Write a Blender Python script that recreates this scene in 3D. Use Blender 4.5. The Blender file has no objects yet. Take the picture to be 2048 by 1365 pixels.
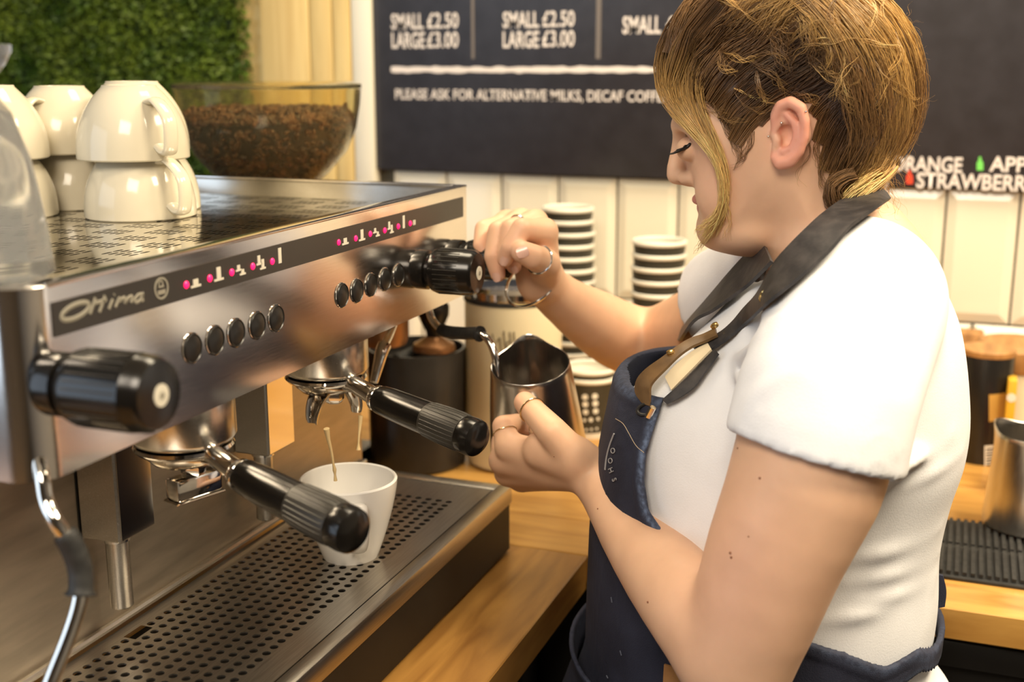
import bpy, bmesh, math, random
import numpy as np
from mathutils import Vector, Matrix
random.seed(7)
rng = np.random.default_rng(7)
SC = bpy.context.scene
COL = SC.collection
PI = math.pi

# ------------------------------------------------------------------ camera
# focal length in pixels of the 2048 x 1365 frame; horizon row; column where the machine's long edges vanish
FPX, HY, VX = 2400.0, 130.0, 1950.0
_pitch = math.atan((682.5 - HY) / FPX)
_yaw = math.atan((VX - 1024) / math.hypot(FPX, 682.5 - HY))
FW = np.array([math.cos(_yaw) * math.cos(_pitch), math.sin(_yaw) * math.cos(_pitch), -math.sin(_pitch)])
RT = np.array([math.sin(_yaw), -math.cos(_yaw), 0.0])
UP = np.cross(RT, FW)
CZ = 1.44
CAMP = np.array([0.0, 0.0, CZ])
cd = bpy.data.cameras.new('camera')
cam = bpy.data.objects.new('camera', cd)
COL.objects.link(cam)
cam.matrix_world = Matrix(((RT[0], UP[0], -FW[0], 0), (RT[1], UP[1], -FW[1], 0), (RT[2], UP[2], -FW[2], CZ), (0, 0, 0, 1)))
cd.sensor_width = 36.0
cd.lens = FPX / 2048 * 36.0
cd.clip_start = 0.05
cd.dof.use_dof = True
cd.dof.focus_distance = 1.03
cd.dof.aperture_fstop = 4.5
SC.camera = cam

# ------------------------------------------------------------------ world, lamps, exposure
w = bpy.data.worlds.new('world')
SC.world = w
w.use_nodes = True
w.node_tree.nodes['Background'].inputs[0].default_value = (0.9, 0.85, 0.75, 1)
w.node_tree.nodes['Background'].inputs[1].default_value = 0.12
SC.view_settings.view_transform = 'Standard'
SC.view_settings.look = 'None'
SC.view_settings.gamma = 1.0
SC.view_settings.exposure = 0.45
SC.view_settings.use_curve_mapping = False

def area(name, loc, target, size, power, color, size_y=None):
    l = bpy.data.lights.new(name, 'AREA')
    l.energy = power
    l.color = color
    l.shape = 'RECTANGLE'
    l.size = size
    l.size_y = size_y or size
    o = bpy.data.objects.new(name, l)
    COL.objects.link(o)
    o.location = loc
    d = Vector(target) - Vector(loc)
    o.rotation_euler = d.to_track_quat('-Z', 'Y').to_euler()
    return o

WARM = (1.0, 0.84, 0.60)
area('ceiling_lamp_work', (0.75, -0.75, 2.45), (1.0, 0.2, 1.1), 0.45, 22, WARM)
area('ceiling_lamp_wall', (1.45, 0.55, 2.5), (1.7, 0.5, 1.0), 0.5, 11, WARM)
area('ceiling_lamp_back', (1.45, -0.75, 2.45), (1.45, -0.2, 1.0), 0.45, 20, WARM)
area('front_fill', (-0.6, 0.1, 2.5), (0.8, 0.3, 1.15), 0.8, 27, (1.0, 0.87, 0.70))  # unseen fill added on the camera side to brighten the near side of the face
area('shop_window', (-1.3, 2.4, 1.6), (0.9, 0.3, 1.1), 2.0, 24, (0.70, 0.84, 1.0))

# ------------------------------------------------------------------ picture point -> place helpers
def ray(px, py):
    return FW + RT * (px - 1024) / FPX - UP * (py - 682.5) / FPX
def at_x(px, py, X):
    d = ray(px, py)
    return CAMP + d * (X / d[0])
def at_y(px, py, Y):
    d = ray(px, py)
    return CAMP + d * (Y / d[1])
def at_z(px, py, Z):
    d = ray(px, py)
    return CAMP + d * ((Z - CZ) / d[2])

# ------------------------------------------------------------------ materials
def mat(name, base=(0.8, 0.8, 0.8), rough=0.5, metal=0.0, spec=0.5, **kw):
    m = bpy.data.materials.new(name)
    m.use_nodes = True
    b = m.node_tree.nodes['Principled BSDF']
    b.inputs['Base Color'].default_value = (*base, 1)
    b.inputs['Roughness'].default_value = rough
    b.inputs['Metallic'].default_value = metal
    b.inputs['Specular IOR Level'].default_value = spec
    for k, v in kw.items():
        b.inputs[k.replace('_', ' ')].default_value = v
    return m
def nodes(m):
    return m.node_tree.nodes, m.node_tree.links, m.node_tree.nodes['Principled BSDF']
def ramp(N, stops):
    r = N.new('ShaderNodeValToRGB')
    e = r.color_ramp.elements
    while len(e) < len(stops):
        e.new(0.5)
    for i, (p, c) in enumerate(stops):
        e[i].position = p
        e[i].color = (*c, 1)
    return r
def noise_mat(name, c1, c2, scale=20.0, stretch=(1, 1, 1), rough=0.5, metal=0.0, bump=0.0, detail=4.0, lo=0.35, hi=0.65, rough2=None, bscale=None, **kw):
    m = mat(name, c1, rough, metal, **kw)
    N, L, b = nodes(m)
    tc = N.new('ShaderNodeTexCoord')
    mp = N.new('ShaderNodeMapping')
    mp.inputs['Scale'].default_value = stretch
    L.new(tc.outputs['Object'], mp.inputs[0])
    nz = N.new('ShaderNodeTexNoise')
    nz.inputs['Scale'].default_value = scale
    nz.inputs['Detail'].default_value = detail
    L.new(mp.outputs[0], nz.inputs['Vector'])
    r = ramp(N, [(lo, c1), (hi, c2)])
    L.new(nz.outputs['Fac'], r.inputs[0])
    L.new(r.outputs[0], b.inputs['Base Color'])
    if rough2 is not None:
        mr = N.new('ShaderNodeMapRange')
        mr.inputs['To Min'].default_value = rough
        mr.inputs['To Max'].default_value = rough2
        L.new(nz.outputs['Fac'], mr.inputs[0])
        L.new(mr.outputs[0], b.inputs['Roughness'])
    if bump:
        n2 = nz
        if bscale:
            n2 = N.new('ShaderNodeTexNoise')
            n2.inputs['Scale'].default_value = bscale
            n2.inputs['Detail'].default_value = 3
            L.new(mp.outputs[0], n2.inputs['Vector'])
        bp = N.new('ShaderNodeBump')
        bp.inputs['Strength'].default_value = bump
        bp.inputs['Distance'].default_value = 0.002
        L.new(n2.outputs['Fac'], bp.inputs['Height'])
        L.new(bp.outputs[0], b.inputs['Normal'])
    return m
def wood_mat(name, dark, light, scale, stretch, rough=0.45, knots=True):
    m = mat(name, light, rough)
    N, L, b = nodes(m)
    tc = N.new('ShaderNodeTexCoord')
    oi = N.new('ShaderNodeObjectInfo')
    mp = N.new('ShaderNodeMapping')
    mp.inputs['Scale'].default_value = stretch
    L.new(tc.outputs['Object'], mp.inputs[0])
    ad = N.new('ShaderNodeVectorMath')
    ad.operation = 'ADD'
    sc = N.new('ShaderNodeVectorMath')
    sc.operation = 'SCALE'
    sc.inputs[0].default_value = (13, 7, 5)
    L.new(oi.outputs['Random'], sc.inputs['Scale'])
    L.new(mp.outputs[0], ad.inputs[0])
    L.new(sc.outputs[0], ad.inputs[1])
    nz = N.new('ShaderNodeTexNoise')
    nz.inputs['Scale'].default_value = scale
    nz.inputs['Detail'].default_value = 6
    nz.inputs['Distortion'].default_value = 0.6
    L.new(ad.outputs[0], nz.inputs['Vector'])
    r = ramp(N, [(0.3, dark), (0.5, tuple((a + c) / 2 for a, c in zip(dark, light))), (0.72, light)])
    L.new(nz.outputs['Fac'], r.inputs[0])
    L.new(r.outputs[0], b.inputs['Base Color'])
    return m

M = {}
M['steel'] = noise_mat('brushed_steel', (0.60, 0.57, 0.52), (0.70, 0.67, 0.62), 30, (1, 40, 40), 0.20, 1.0, rough2=0.30)
M['panel_steel'] = noise_mat('panel_steel', (0.78, 0.74, 0.70), (0.85, 0.81, 0.77), 40, (1, 30, 30), 0.13, 1.0, rough2=0.20)
M['tray_steel'] = noise_mat('tray_steel', (0.42, 0.39, 0.35), (0.52, 0.49, 0.44), 30, (1, 30, 30), 0.27, 1.0, rough2=0.38)
M['dull_steel'] = noise_mat('dull_steel', (0.40, 0.36, 0.30), (0.52, 0.46, 0.38), 12, (1, 1, 6), 0.34, 1.0, rough2=0.5)
M['top_steel'] = noise_mat('cup_tray_steel', (0.58, 0.55, 0.48), (0.66, 0.63, 0.56), 60, (1, 8, 1), 0.07, 1.0, rough2=0.14)
M['chrome'] = mat('chrome', (0.78, 0.75, 0.70), 0.08, 1.0)
M['jug_steel'] = noise_mat('jug_steel', (0.54, 0.51, 0.47), (0.62, 0.59, 0.55), 30, (30, 30, 1), 0.20, 1.0, rough2=0.28)
M['black'] = mat('black_plastic', (0.007, 0.006, 0.005), 0.20, spec=0.42)
M['black_matt'] = mat('black_ribbed_plastic', (0.030, 0.027, 0.022), 0.42)
M['rubber'] = noise_mat('black_rubber', (0.012, 0.012, 0.012), (0.025, 0.025, 0.024), 90, rough=0.6, bump=0.3)
M['strip'] = mat('dark_strip', (0.028, 0.024, 0.021), 0.35)
M['print'] = mat('cream_print', (0.62, 0.58, 0.48), 0.5)
M['print_grey'] = mat('grey_print', (0.26, 0.24, 0.19), 0.5)
M['chalk'] = mat('chalk_white_print', (0.72, 0.66, 0.62), 0.7)
M['chalk_dim'] = mat('grey_print_line', (0.15, 0.13, 0.12), 0.7)
M['button'] = mat('button_black', (0.012, 0.011, 0.010), 0.30, spec=0.4)
M['tray_box'] = noise_mat('tray_box_black', (0.010, 0.009, 0.008), (0.016, 0.014, 0.012), 10, rough=0.45, spec=0.25)
M['ceramic'] = mat('cream_ceramic', (0.60, 0.545, 0.42), 0.12, spec=0.4)
M['ceramic_white'] = mat('white_ceramic', (0.84, 0.82, 0.78), 0.14, spec=0.4)
M['tile'] = mat('glazed_tile', (0.80, 0.75, 0.60), 0.12, spec=0.5)
M['grout'] = noise_mat('dark_grout', (0.05, 0.047, 0.035), (0.09, 0.085, 0.06), 60, rough=0.9)
M['board'] = noise_mat('menu_board_black', (0.022, 0.020, 0.024), (0.030, 0.028, 0.034), 30, rough=0.42)
M['white_paint'] = mat('white_paint', (0.80, 0.76, 0.62), 0.4)
M['pine'] = wood_mat('pale_pine', (0.60, 0.42, 0.15), (0.80, 0.62, 0.27), 5.0, (3, 9, 0.6), 0.5)
M['counter'] = wood_mat('oiled_counter_wood', (0.26, 0.115, 0.025), (0.52, 0.27, 0.065), 5.0, (1.2, 9, 9), 0.33)
M['counter_y'] = wood_mat('oiled_counter_wood_cross', (0.42, 0.20, 0.042), (0.68, 0.38, 0.10), 5.0, (9, 1.2, 9), 0.33)
M['dark'] = noise_mat('dark_laminate', (0.010, 0.009, 0.008), (0.018, 0.016, 0.014), 10, rough=0.4)
M['led'] = mat('red_lamp', (0.9, 0.02, 0.12), 0.3, Emission_Color=(1.0, 0.005, 0.09, 1), Emission_Strength=1.5)

# ------------------------------------------------------------------ mesh helpers (world coordinates)
def new_mesh(name, V, F, sharp=35):
    me = bpy.data.meshes.new(name)
    me.from_pydata([tuple(map(float, v)) for v in V], [], F)
    me.polygons.foreach_set('use_smooth', [True] * len(me.polygons))
    if sharp is not None:
        me.set_sharp_from_angle(angle=math.radians(sharp))
    else:
        pass
    me.update()
    return me
def fix_normals(me):
    bm = bmesh.new()
    bm.from_mesh(me)
    bmesh.ops.recalc_face_normals(bm, faces=bm.faces)
    bm.to_mesh(me)
    bm.free()
def root_off(parent):
    off = np.zeros(3)
    p = parent
    while p is not None:
        off = off + np.array(p.location)
        p = p.parent
    return off
def obj(name, geo, m, parent=None, label=None, cat=None, group=None, kind=None, loc=None, sharp=35, fix=True):
    """geo = (verts, faces) in world coordinates; linked as ONE mesh object."""
    V, F = geo
    V = np.asarray(V, float)
    if parent is not None:
        off = root_off(parent)
        lo = np.zeros(3)
    else:
        if loc is None:
            mn, mx = V.min(0), V.max(0)
            loc = ((mn[0] + mx[0]) / 2, (mn[1] + mx[1]) / 2, mn[2])
        off = np.array(loc, float)
        lo = off
    me = new_mesh(name, V - off, F, sharp)
    if fix:
        fix_normals(me)
        if sharp is not None:
            me.set_sharp_from_angle(angle=math.radians(sharp))
    me.materials.append(m)
    o = bpy.data.objects.new(name, me)
    COL.objects.link(o)
    o.location = lo
    if parent is not None:
        o.parent = parent
    tag(o, label, cat, group, kind)
    return o
def tag(o, label=None, cat=None, group=None, kind=None):
    if label: o['label'] = label
    if cat: o['category'] = cat
    if group: o['group'] = group
    if kind: o['kind'] = kind
    return o
def thing(name, label, cat, loc, group=None):
    o = bpy.data.objects.new(name, None)
    o.empty_display_size = 0.05
    COL.objects.link(o)
    o.location = tuple(map(float, loc))
    return tag(o, label, cat, group)
def copy_tree(o, parent=None):
    c = o.copy()
    COL.objects.link(c)
    if parent is not None:
        c.parent = parent
    for ch in list(o.children):
        copy_tree(ch, c)
    return c
def join(*gs):
    V, F, n = [], [], 0
    for v, f in gs:
        V.extend([tuple(p) for p in v])
        F.extend([tuple(i + n for i in q) for q in f])
        n += len(v)
    return V, F
def box(x0, x1, y0, y1, z0, z1, bev=0.0, seg=2):
    bm = bmesh.new()
    bmesh.ops.create_cube(bm, size=1.0)
    for v in bm.verts:
        v.co = Vector(((x0 + x1) / 2 + v.co.x * (x1 - x0), (y0 + y1) / 2 + v.co.y * (y1 - y0), (z0 + z1) / 2 + v.co.z * (z1 - z0)))
    if bev > 0:
        bmesh.ops.bevel(bm, geom=list(bm.edges), offset=bev, segments=seg, affect='EDGES', profile=0.5)
    bm.verts.index_update()
    V = [tuple(v.co) for v in bm.verts]
    F = [tuple(v.index for v in f.verts) for f in bm.faces]
    bm.free()
    return V, F
def xform(geo, mtx):
    V, F = geo
    return [tuple(mtx @ Vector(v)) for v in V], F
def frame(origin, zaxis, xhint=(1, 0, 0)):
    z = Vector(zaxis).normalized()
    x = Vector(xhint)
    x = (x - z * x.dot(z))
    if x.length < 1e-4:
        x = Vector((0, 1, 0)) - z * z.y
    x.normalize()
    y = z.cross(x)
    return Matrix(((x.x, y.x, z.x, origin[0]), (x.y, y.y, z.y, origin[1]), (x.z, y.z, z.z, origin[2]), (0, 0, 0, 1)))
def lathe(prof, n=32, origin=(0, 0, 0), axis=(0, 0, 1), xhint=(1, 0, 0)):
    """prof: list of (radius, height); radius 0 closes to a point."""
    V, F, rings = [], [], []
    for r, h in prof:
        if r <= 1e-6:
            rings.append([len(V)])
            V.append((0, 0, h))
        else:
            rings.append(list(range(len(V), len(V) + n)))
            V.extend([(r * math.cos(2 * PI * i / n), r * math.sin(2 * PI * i / n), h) for i in range(n)])
    for a, b in zip(rings[:-1], rings[1:]):
        if len(a) == 1 and len(b) == 1:
            continue
        for i in range(n):
            j = (i + 1) % n
            if len(a) == 1:
                F.append((a[0], b[i], b[j]))
            elif len(b) == 1:
                F.append((a[i], a[j], b[0]))
            else:
                F.append((a[i], a[j], b[j], b[i]))
    return xform((V, F), frame(origin, axis, xhint))
def smooth_path(P, per=6):
    P = [np.asarray(p, float) for p in P]
    if len(P) < 3:
        return P
    out = []
    Q = [2 * P[0] - P[1]] + P + [2 * P[-1] - P[-2]]
    for i in range(1, len(Q) - 2):
        p0, p1, p2, p3 = Q[i - 1], Q[i], Q[i + 1], Q[i + 2]
        for k in range(per):
            t = k / per
            out.append(0.5 * (2 * p1 + (p2 - p0) * t + (2 * p0 - 5 * p1 + 4 * p2 - p3) * t * t + (3 * p1 - p0 - 3 * p2 + p3) * t ** 3))
    out.append(P[-1])
    return out
def tube(P, R, n=10, caps=True, flat=None, hint=None):
    """sweep an ellipse along P; R a radius or list; flat=(a,b) multiplies the radius along the two normals."""
    P = [np.asarray(p, float) for p in P]
    m = len(P)
    if np.isscalar(R):
        R = [R] * m
    fa, fb = flat or (1, 1)
    V, F = [], []
    T = []
    for i in range(m):
        a, b = P[max(i - 1, 0)], P[min(i + 1, m - 1)]
        t = b - a
        T.append(t / (np.linalg.norm(t) + 1e-12))
    h = np.array(hint if hint is not None else (0.3, 0.2, 1.0), float)
    nrm = h - T[0] * h.dot(T[0])
    nrm /= np.linalg.norm(nrm)
    for i in range(m):
        nrm = nrm - T[i] * nrm.dot(T[i])
        nrm /= np.linalg.norm(nrm)
        bn = np.cross(T[i], nrm)
        for k in range(n):
            an = 2 * PI * k / n
            V.append(P[i] + R[i] * (nrm * math.cos(an) * fa + bn * math.sin(an) * fb))
    for i in range(m - 1):
        for k in range(n):
            l = (k + 1) % n
            F.append((i * n + k, i * n + l, (i + 1) * n + l, (i + 1) * n + k))
    if caps:
        F.append(tuple(range(n - 1, -1, -1)))
        F.append(tuple(range((m - 1) * n, m * n)))
    return V, F
def extrude_poly(P, d):
    """planar polygon P (3-D points) thickened by vector d."""
    P = [np.asarray(p, float) for p in P]
    n = len(P)
    d = np.asarray(d, float)
    V = P + [p + d for p in P]
    F = [tuple(range(n)), tuple(range(2 * n - 1, n - 1, -1))]
    for i in range(n):
        j = (i + 1) % n
        F.append((i, j, n + j, n + i))
    return V, F
def text_geo(body, size, origin, right, up, depth=0.0006, squash=1.0, weight=0.0, shear=0.0, align='LEFT', spacing=1.0):
    cu = bpy.data.curves.new('txt', 'FONT')
    cu.body = body
    cu.size = size
    cu.align_x = align
    cu.offset = weight
    cu.shear = shear
    cu.space_character = spacing
    cu.extrude = depth / 2
    cu.resolution_u = 3
    o = bpy.data.objects.new('txt', cu)
    COL.objects.link(o)
    dg = bpy.context.evaluated_depsgraph_get()
    me = bpy.data.meshes.new_from_object(o.evaluated_get(dg))
    r = np.asarray(right, float)
    u = np.asarray(up, float)
    nn = np.cross(r, u)
    V = [np.asarray(origin, float) + r * v.co.x * squash + u * v.co.y + nn * v.co.z for v in me.vertices]
    F = [tuple(p.vertices) for p in me.polygons]
    bpy.data.objects.remove(o)
    bpy.data.curves.remove(cu)
    bpy.data.meshes.remove(me)
    return V, F
def perforated(x0, y0, nx, ny, px, py, z, th, hole, skip=None, ns=12, stagger=False, seed=None):
    """plate of nx*ny cells; hole(i,j) -> list of ns (dx,dy) offsets from the cell centre or None."""
    V, F = [], []
    for j in range(ny):
        for i in range(nx):
            if skip and skip(i, j):
                continue
            cx, cy = x0 + (i + 0.5) * px, y0 + (j + 0.5) * py
            b = len(V)
            V += [(cx - px / 2, cy - py / 2, z), (cx + px / 2, cy - py / 2, z), (cx + px / 2, cy + py / 2, z), (cx - px / 2, cy + py / 2, z)]
            h = hole(i, j)
            if h is None:
                F.append((b, b + 1, b + 2, b + 3))
                continue
            n = len(h)
            q = n // 4
            V += [(cx + dx, cy + dy, z) for dx, dy in h]
            V += [(cx + dx, cy + dy, z - th) for dx, dy in h]
            t = b + 4
            u = t + n
            # quadrant k of the hole runs from angle -135+90k to -45+90k
            for k in range(4):
                seg = [t + (k * q + s) % n for s in range(q + 1)]
                F.append((b + k, b + (k + 1) % 4) + tuple(reversed(seg)))
            for s in range(n):
                r = (s + 1) % n
                F.append((t + s, t + r, u + r, u + s))
    return V, F
def round_hole(r, n=12):
    return [(r * math.cos(-3 * PI / 4 + 2 * PI * k / n), r * math.sin(-3 * PI / 4 + 2 * PI * k / n)) for k in range(n)]

# ------------------------------------------------------------------ the room
XW = 1.90            # tiled wall
ZC = 0.90            # worktops
struct = lambda name, geo, m, **k: obj(name, geo, m, kind='structure', **k)
M['floor'] = noise_mat('dark_floor', (0.045, 0.035, 0.028), (0.07, 0.055, 0.043), 6, rough=0.5)
M['ceiling'] = mat('ceiling_paint', (0.55, 0.50, 0.42), 0.8)
M['plaster'] = noise_mat('warm_plaster', (0.50, 0.45, 0.38), (0.56, 0.50, 0.42), 3, rough=0.8)
M['plaster_back'] = noise_mat('brown_plaster', (0.20, 0.15, 0.10), (0.26, 0.20, 0.14), 3, rough=0.8)
struct('floor', box(-2.6, 2.0, -2.2, 3.2, -0.05, 0.0), M['floor'])
struct('ceiling', box(-2.6, 2.0, -2.2, 3.2, 2.7, 2.75), M['ceiling'])
struct('wall_near', box(-2.65, -2.6, -2.2, 3.2, 0, 2.7), M['plaster_back'])
struct('wall_right', box(-2.6, 2.0, -2.25, -2.2, 0, 2.7), M['plaster'])
struct('wall_left', box(-2.6, 2.0, 3.2, 3.25, 0, 2.7), M['plaster_back'])
wall = struct('wall_back', box(XW + 0.006, XW + 0.1, -2.2, 3.2, 0, 2.7), M['grout'])
# metro tiles, each a bevelled piece of its own
TW, TH, JT = 0.1015, 0.2015, 0.0035
def tile_mesh(wd, ht):
    d, b = 0.008, 0.014
    a, c = wd / 2, ht / 2
    V = [(0, -a, -c), (0, a, -c), (0, a, c), (0, -a, c),
         (-d * 0.45, -a, -c), (-d * 0.45, a, -c), (-d * 0.45, a, c), (-d * 0.45, -a, c),
         (-d, -a + b, -c + b), (-d, a - b, -c + b), (-d, a - b, c - b), (-d, -a + b, c - b)]
    F = []
    for k in range(4):
        l = (k + 1) % 4
        F += [(k, l, 4 + l, 4 + k), (4 + k, 4 + l, 8 + l, 8 + k)]
    F.append((8, 9, 10, 11))
    return V, F
tm = new_mesh('tile', *tile_mesh(TW - JT, TH - JT), sharp=10)
fix_normals(tm)
tm.set_sharp_from_angle(angle=math.radians(10))
tm.materials.append(M['tile'])
woff = np.array(wall.location)
ty0 = at_x(1895, 381, XW)[1]          # a joint of the upper row
ztop = CZ - 0.1785
def put_tile(y, z):
    t = bpy.data.objects.new('tile', tm)
    COL.objects.link(t)
    t.parent = wall
    t.location = (XW + 0.0065 - woff[0], y - woff[1], z - woff[2])
    t.rotation_euler = (random.uniform(-.004, .004), random.uniform(-.008, .008), random.uniform(-.012, .012))
for row in range(3):
    for k in range(-5, 10):
        y = ty0 - TW / 2 + TW * k + (TW * 0.5 if row % 2 else 0)
        if y - TW / 2 > 0.94:
            continue
        if y + TW / 2 > 0.961:                      # cut tile beside the corner strip
            lo_, hi_ = y - TW / 2 + JT / 2, 0.9605
            g_ = tile_mesh(hi_ - lo_, TH - JT)
            obj('tile', ([(XW + 0.0065 + v[0], (lo_ + hi_) / 2 + v[1], ztop - TH * (row + 0.5) + v[2]) for v in g_[0]], g_[1]), M['tile'], parent=wall, sharp=10)
            continue
        put_tile(y, ztop - TH * (row + 0.5))
# white corner strip, pine boards and moss
struct('trim_1', box(XW - 0.022, XW + 0.004, 0.962, 0.999, ZC, 2.3, 0.003), M['white_paint'])
pine = struct('wall_planks', box(XW - 0.004, XW + 0.004, 0.999, 1.235, 0.6, 2.3), M['pine'])
for (a, b) in [(1.001, 1.035), (1.037, 1.079), (1.081, 1.178), (1.181, 1.208)]:
    zz = XW - (0.030 if b > 1.2 else 0.022)
    obj('plank', box(zz, XW - 0.004, a, b, 0.6, 2.3, 0.003), M['pine'], parent=pine)
M['knot'] = mat('pine_knot', (0.36, 0.13, 0.03), 0.5)
kp = at_x(568, 38, XW - 0.022)
obj('knot', lathe([(0, 0.0006), (0.006, 0.0004), (0.0075, 0)], 16, (0, 0, 0)), M['knot'], parent=pine)
ko = pine.children[-1]
for v in ko.data.vertices:
    x, y, z = v.co + Vector(root_off(pine))
    v.co = Vector((kp[0] - z, kp[1] + x, kp[2] + y * 1.9)) - Vector(root_off(pine))

# moss: a backing board and a dense cover of little leaves
M['moss_back'] = noise_mat('moss_backing', (0.010, 0.020, 0.003), (0.030, 0.055, 0.008), 60, rough=0.9)
M['moss'] = noise_mat('moss_leaf', (0.035, 0.085, 0.005), (0.150, 0.215, 0.020), 14, rough=0.55, lo=0.3, hi=0.7)
def moss_geo(n, y0, y1, z0, z1):
    ys = rng.uniform(y0, y1, n)
    zs = rng.uniform(z0, z1, n)
    cl = 0.5 + 0.5 * np.sin(ys * 37 + 3 * np.sin(zs * 23)) * np.sin(zs * 41 + 2 * np.sin(ys * 19))
    L = rng.uniform(0.008, 0.019, n)[:, None]
    wd = rng.uniform(0.0022, 0.0045, n)[:, None]
    base = np.stack([XW - 0.012 - 0.014 * cl * rng.uniform(0.3, 1, n), ys, zs], 1)
    d = np.stack([-rng.uniform(0.25, 1.0, n), rng.normal(0, 0.6, n), rng.normal(-0.1, 0.6, n)], 1)
    d /= np.linalg.norm(d, axis=1, keepdims=True)
    s = np.cross(d, rng.normal(size=(n, 3)))
    s /= np.linalg.norm(s, axis=1, keepdims=True)
    nn = np.cross(d, s)
    mid = base + d * L * 0.5
    V = np.stack([base, mid + s * wd + nn * 0.001, base + d * L, mid - s * wd + nn * 0.001, mid - nn * 0.001], 1).reshape(-1, 3)
    F = (np.arange(n)[:, None, None] * 5 + np.array([[0, 1, 4], [1, 2, 4], [2, 3, 4], [3, 0, 4]])).reshape(-1, 3)
    return V, F.tolist()
mo = thing('moss_wall_panel', 'deep green moss panel covering the wall behind the upturned cups', 'moss panel', (XW, 1.5, 1.1))
obj('backing', box(XW - 0.014, XW + 0.004, 1.236, 2.05, 1.1, 2.3), M['moss_back'], parent=mo)
obj('moss', moss_geo(30000, 1.20, 2.05, 1.10, 1.72), M['moss'], parent=mo, kind='stuff', sharp=None, fix=False)

# ------------------------------------------------------------------ menu board with its writing
by0 = at_x(757, 200, XW)[1]
bd = thing('menu_board', 'long black menu board with white lettering above the tiles', 'menu board', (XW - 0.012, 0.2, ztop + 0.001))
obj('panel', box(XW - 0.014, XW - 0.002, -0.75, by0, ztop + 0.002, 2.25, 0.001), M['board'], parent=bd)
XB = XW - 0.0142
def board_text(body, px, py, hpx, wpx, m=None, weight=0.0, name='lettering', shear=0.0):
    """lettering whose cap height is hpx and width wpx at (px,py) = lower left corner."""
    a = at_x(px, py, XB)
    h = (at_x(px, py - hpx, XB) - a)[2]
    wd = a[1] - at_x(px + wpx, py, XB)[1]
    V, F = text_geo(body, 1.0, (0, 0, 0), (1, 0, 0), (0, 1, 0), weight=weight, depth=0.02, shear=shear)
    V = np.array(V)
    x0, x1 = V[:, 0].min(), V[:, 0].max()
    y1 = 0.70
    W2 = np.stack([XB - (V[:, 2] + 0.01) * 0.03, a[1] - (V[:, 0] - x0) / (x1 - x0) * wd, a[2] + V[:, 1] / y1 * h], 1)
    return obj(name, (W2, F), m or M['chalk'], parent=bd, sharp=None)
def slab(px0, py0, px1, py1, m, name='printed_rule'):
    a, b = at_x(px0, py0, XB), at_x(px1, py1, XB)
    obj(name, box(XB - 0.0007, XB + 0.0002, b[1], a[1], min(a[2], b[2]), max(a[2], b[2])), m, parent=bd)
board_text('SMALL', 783, 58, 30, 64, weight=0.018)
board_text('£2.50', 855, 56, 30, 62, weight=0.012)
board_text('LARGE', 784, 96, 31, 66, weight=0.018)
board_text('£3.00', 855, 95, 31, 62, weight=0.012)
board_text('SMALL', 1006, 55, 31, 72, weight=0.018)
board_text('£2.50', 1085, 53, 31, 64, weight=0.012)
board_text('LARGE', 1006, 95, 32, 72, weight=0.018)
board_text('£3.00', 1085, 93, 32, 64, weight=0.012)
board_text('SMALL', 1245, 67, 34, 77, weight=0.018)
board_text('£2.50', 1332, 66, 34, 70, weight=0.012)
board_text('PLEASE ASK FOR ALTERNATIVE MILKS, DECAF COFFEE AND SYRUPS', 791, 198, 20, 700, weight=0.012)
slab(942, -60, 949, 118, M['chalk_dim'])
slab(1194, -60, 1201, 118, M['chalk_dim'])
# chalky ruled line with a rough edge
V, F = [], []
nseg = 70
for i in range(nseg + 1):
    px = 782 + (1560 - 782) * i / nseg
    t = 5.5 + 1.5 * math.sin(i * 1.7) * random.random()
    a, b = at_x(px, 139 - t + random.uniform(-1.2, 1.2), XB - .0005), at_x(px, 140 + t + random.uniform(-1.2, 1.2), XB - .0005)
    V += [a, b]
    if i:
        F.append((2 * i - 2, 2 * i - 1, 2 * i + 1, 2 * i))
obj('chalk_line', (V, F), M['chalk'], parent=bd, sharp=None)
board_text('ORANGE', 1782, 341, 29, 142, weight=0.025)
board_text('APPLE', 1978, 342, 29, 118, weight=0.025)
board_text('STRAWBERRY', 1832, 375, 30, 246, weight=0.025)
board_text('MINT', 1705, 372, 29, 78, weight=0.025)
M['bottle_green'] = mat('green_print', (0.16, 0.62, 0.10), 0.6)
M['bottle_red'] = mat('red_print', (0.75, 0.06, 0.02), 0.6)
M['bottle_orange'] = mat('orange_print', (0.80, 0.30, 0.02), 0.6)
def bottle_icon(px, py, m):
    pts = [(-6.5, 0), (6.5, 0), (6.5, -15), (2.6, -21), (2.6, -27), (-2.6, -27), (-2.6, -21), (-6.5, -15)]
    obj('bottle_icon', extrude_poly([at_x(px + a, py + b, XB - 0.0006) for a, b in pts], (0.0006, 0, 0)), m, parent=bd)
bottle_icon(1960, 341, M['bottle_green'])
bottle_icon(1819, 368, M['bottle_red'])
bottle_icon(1762, 340, M['bottle_orange'])

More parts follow.
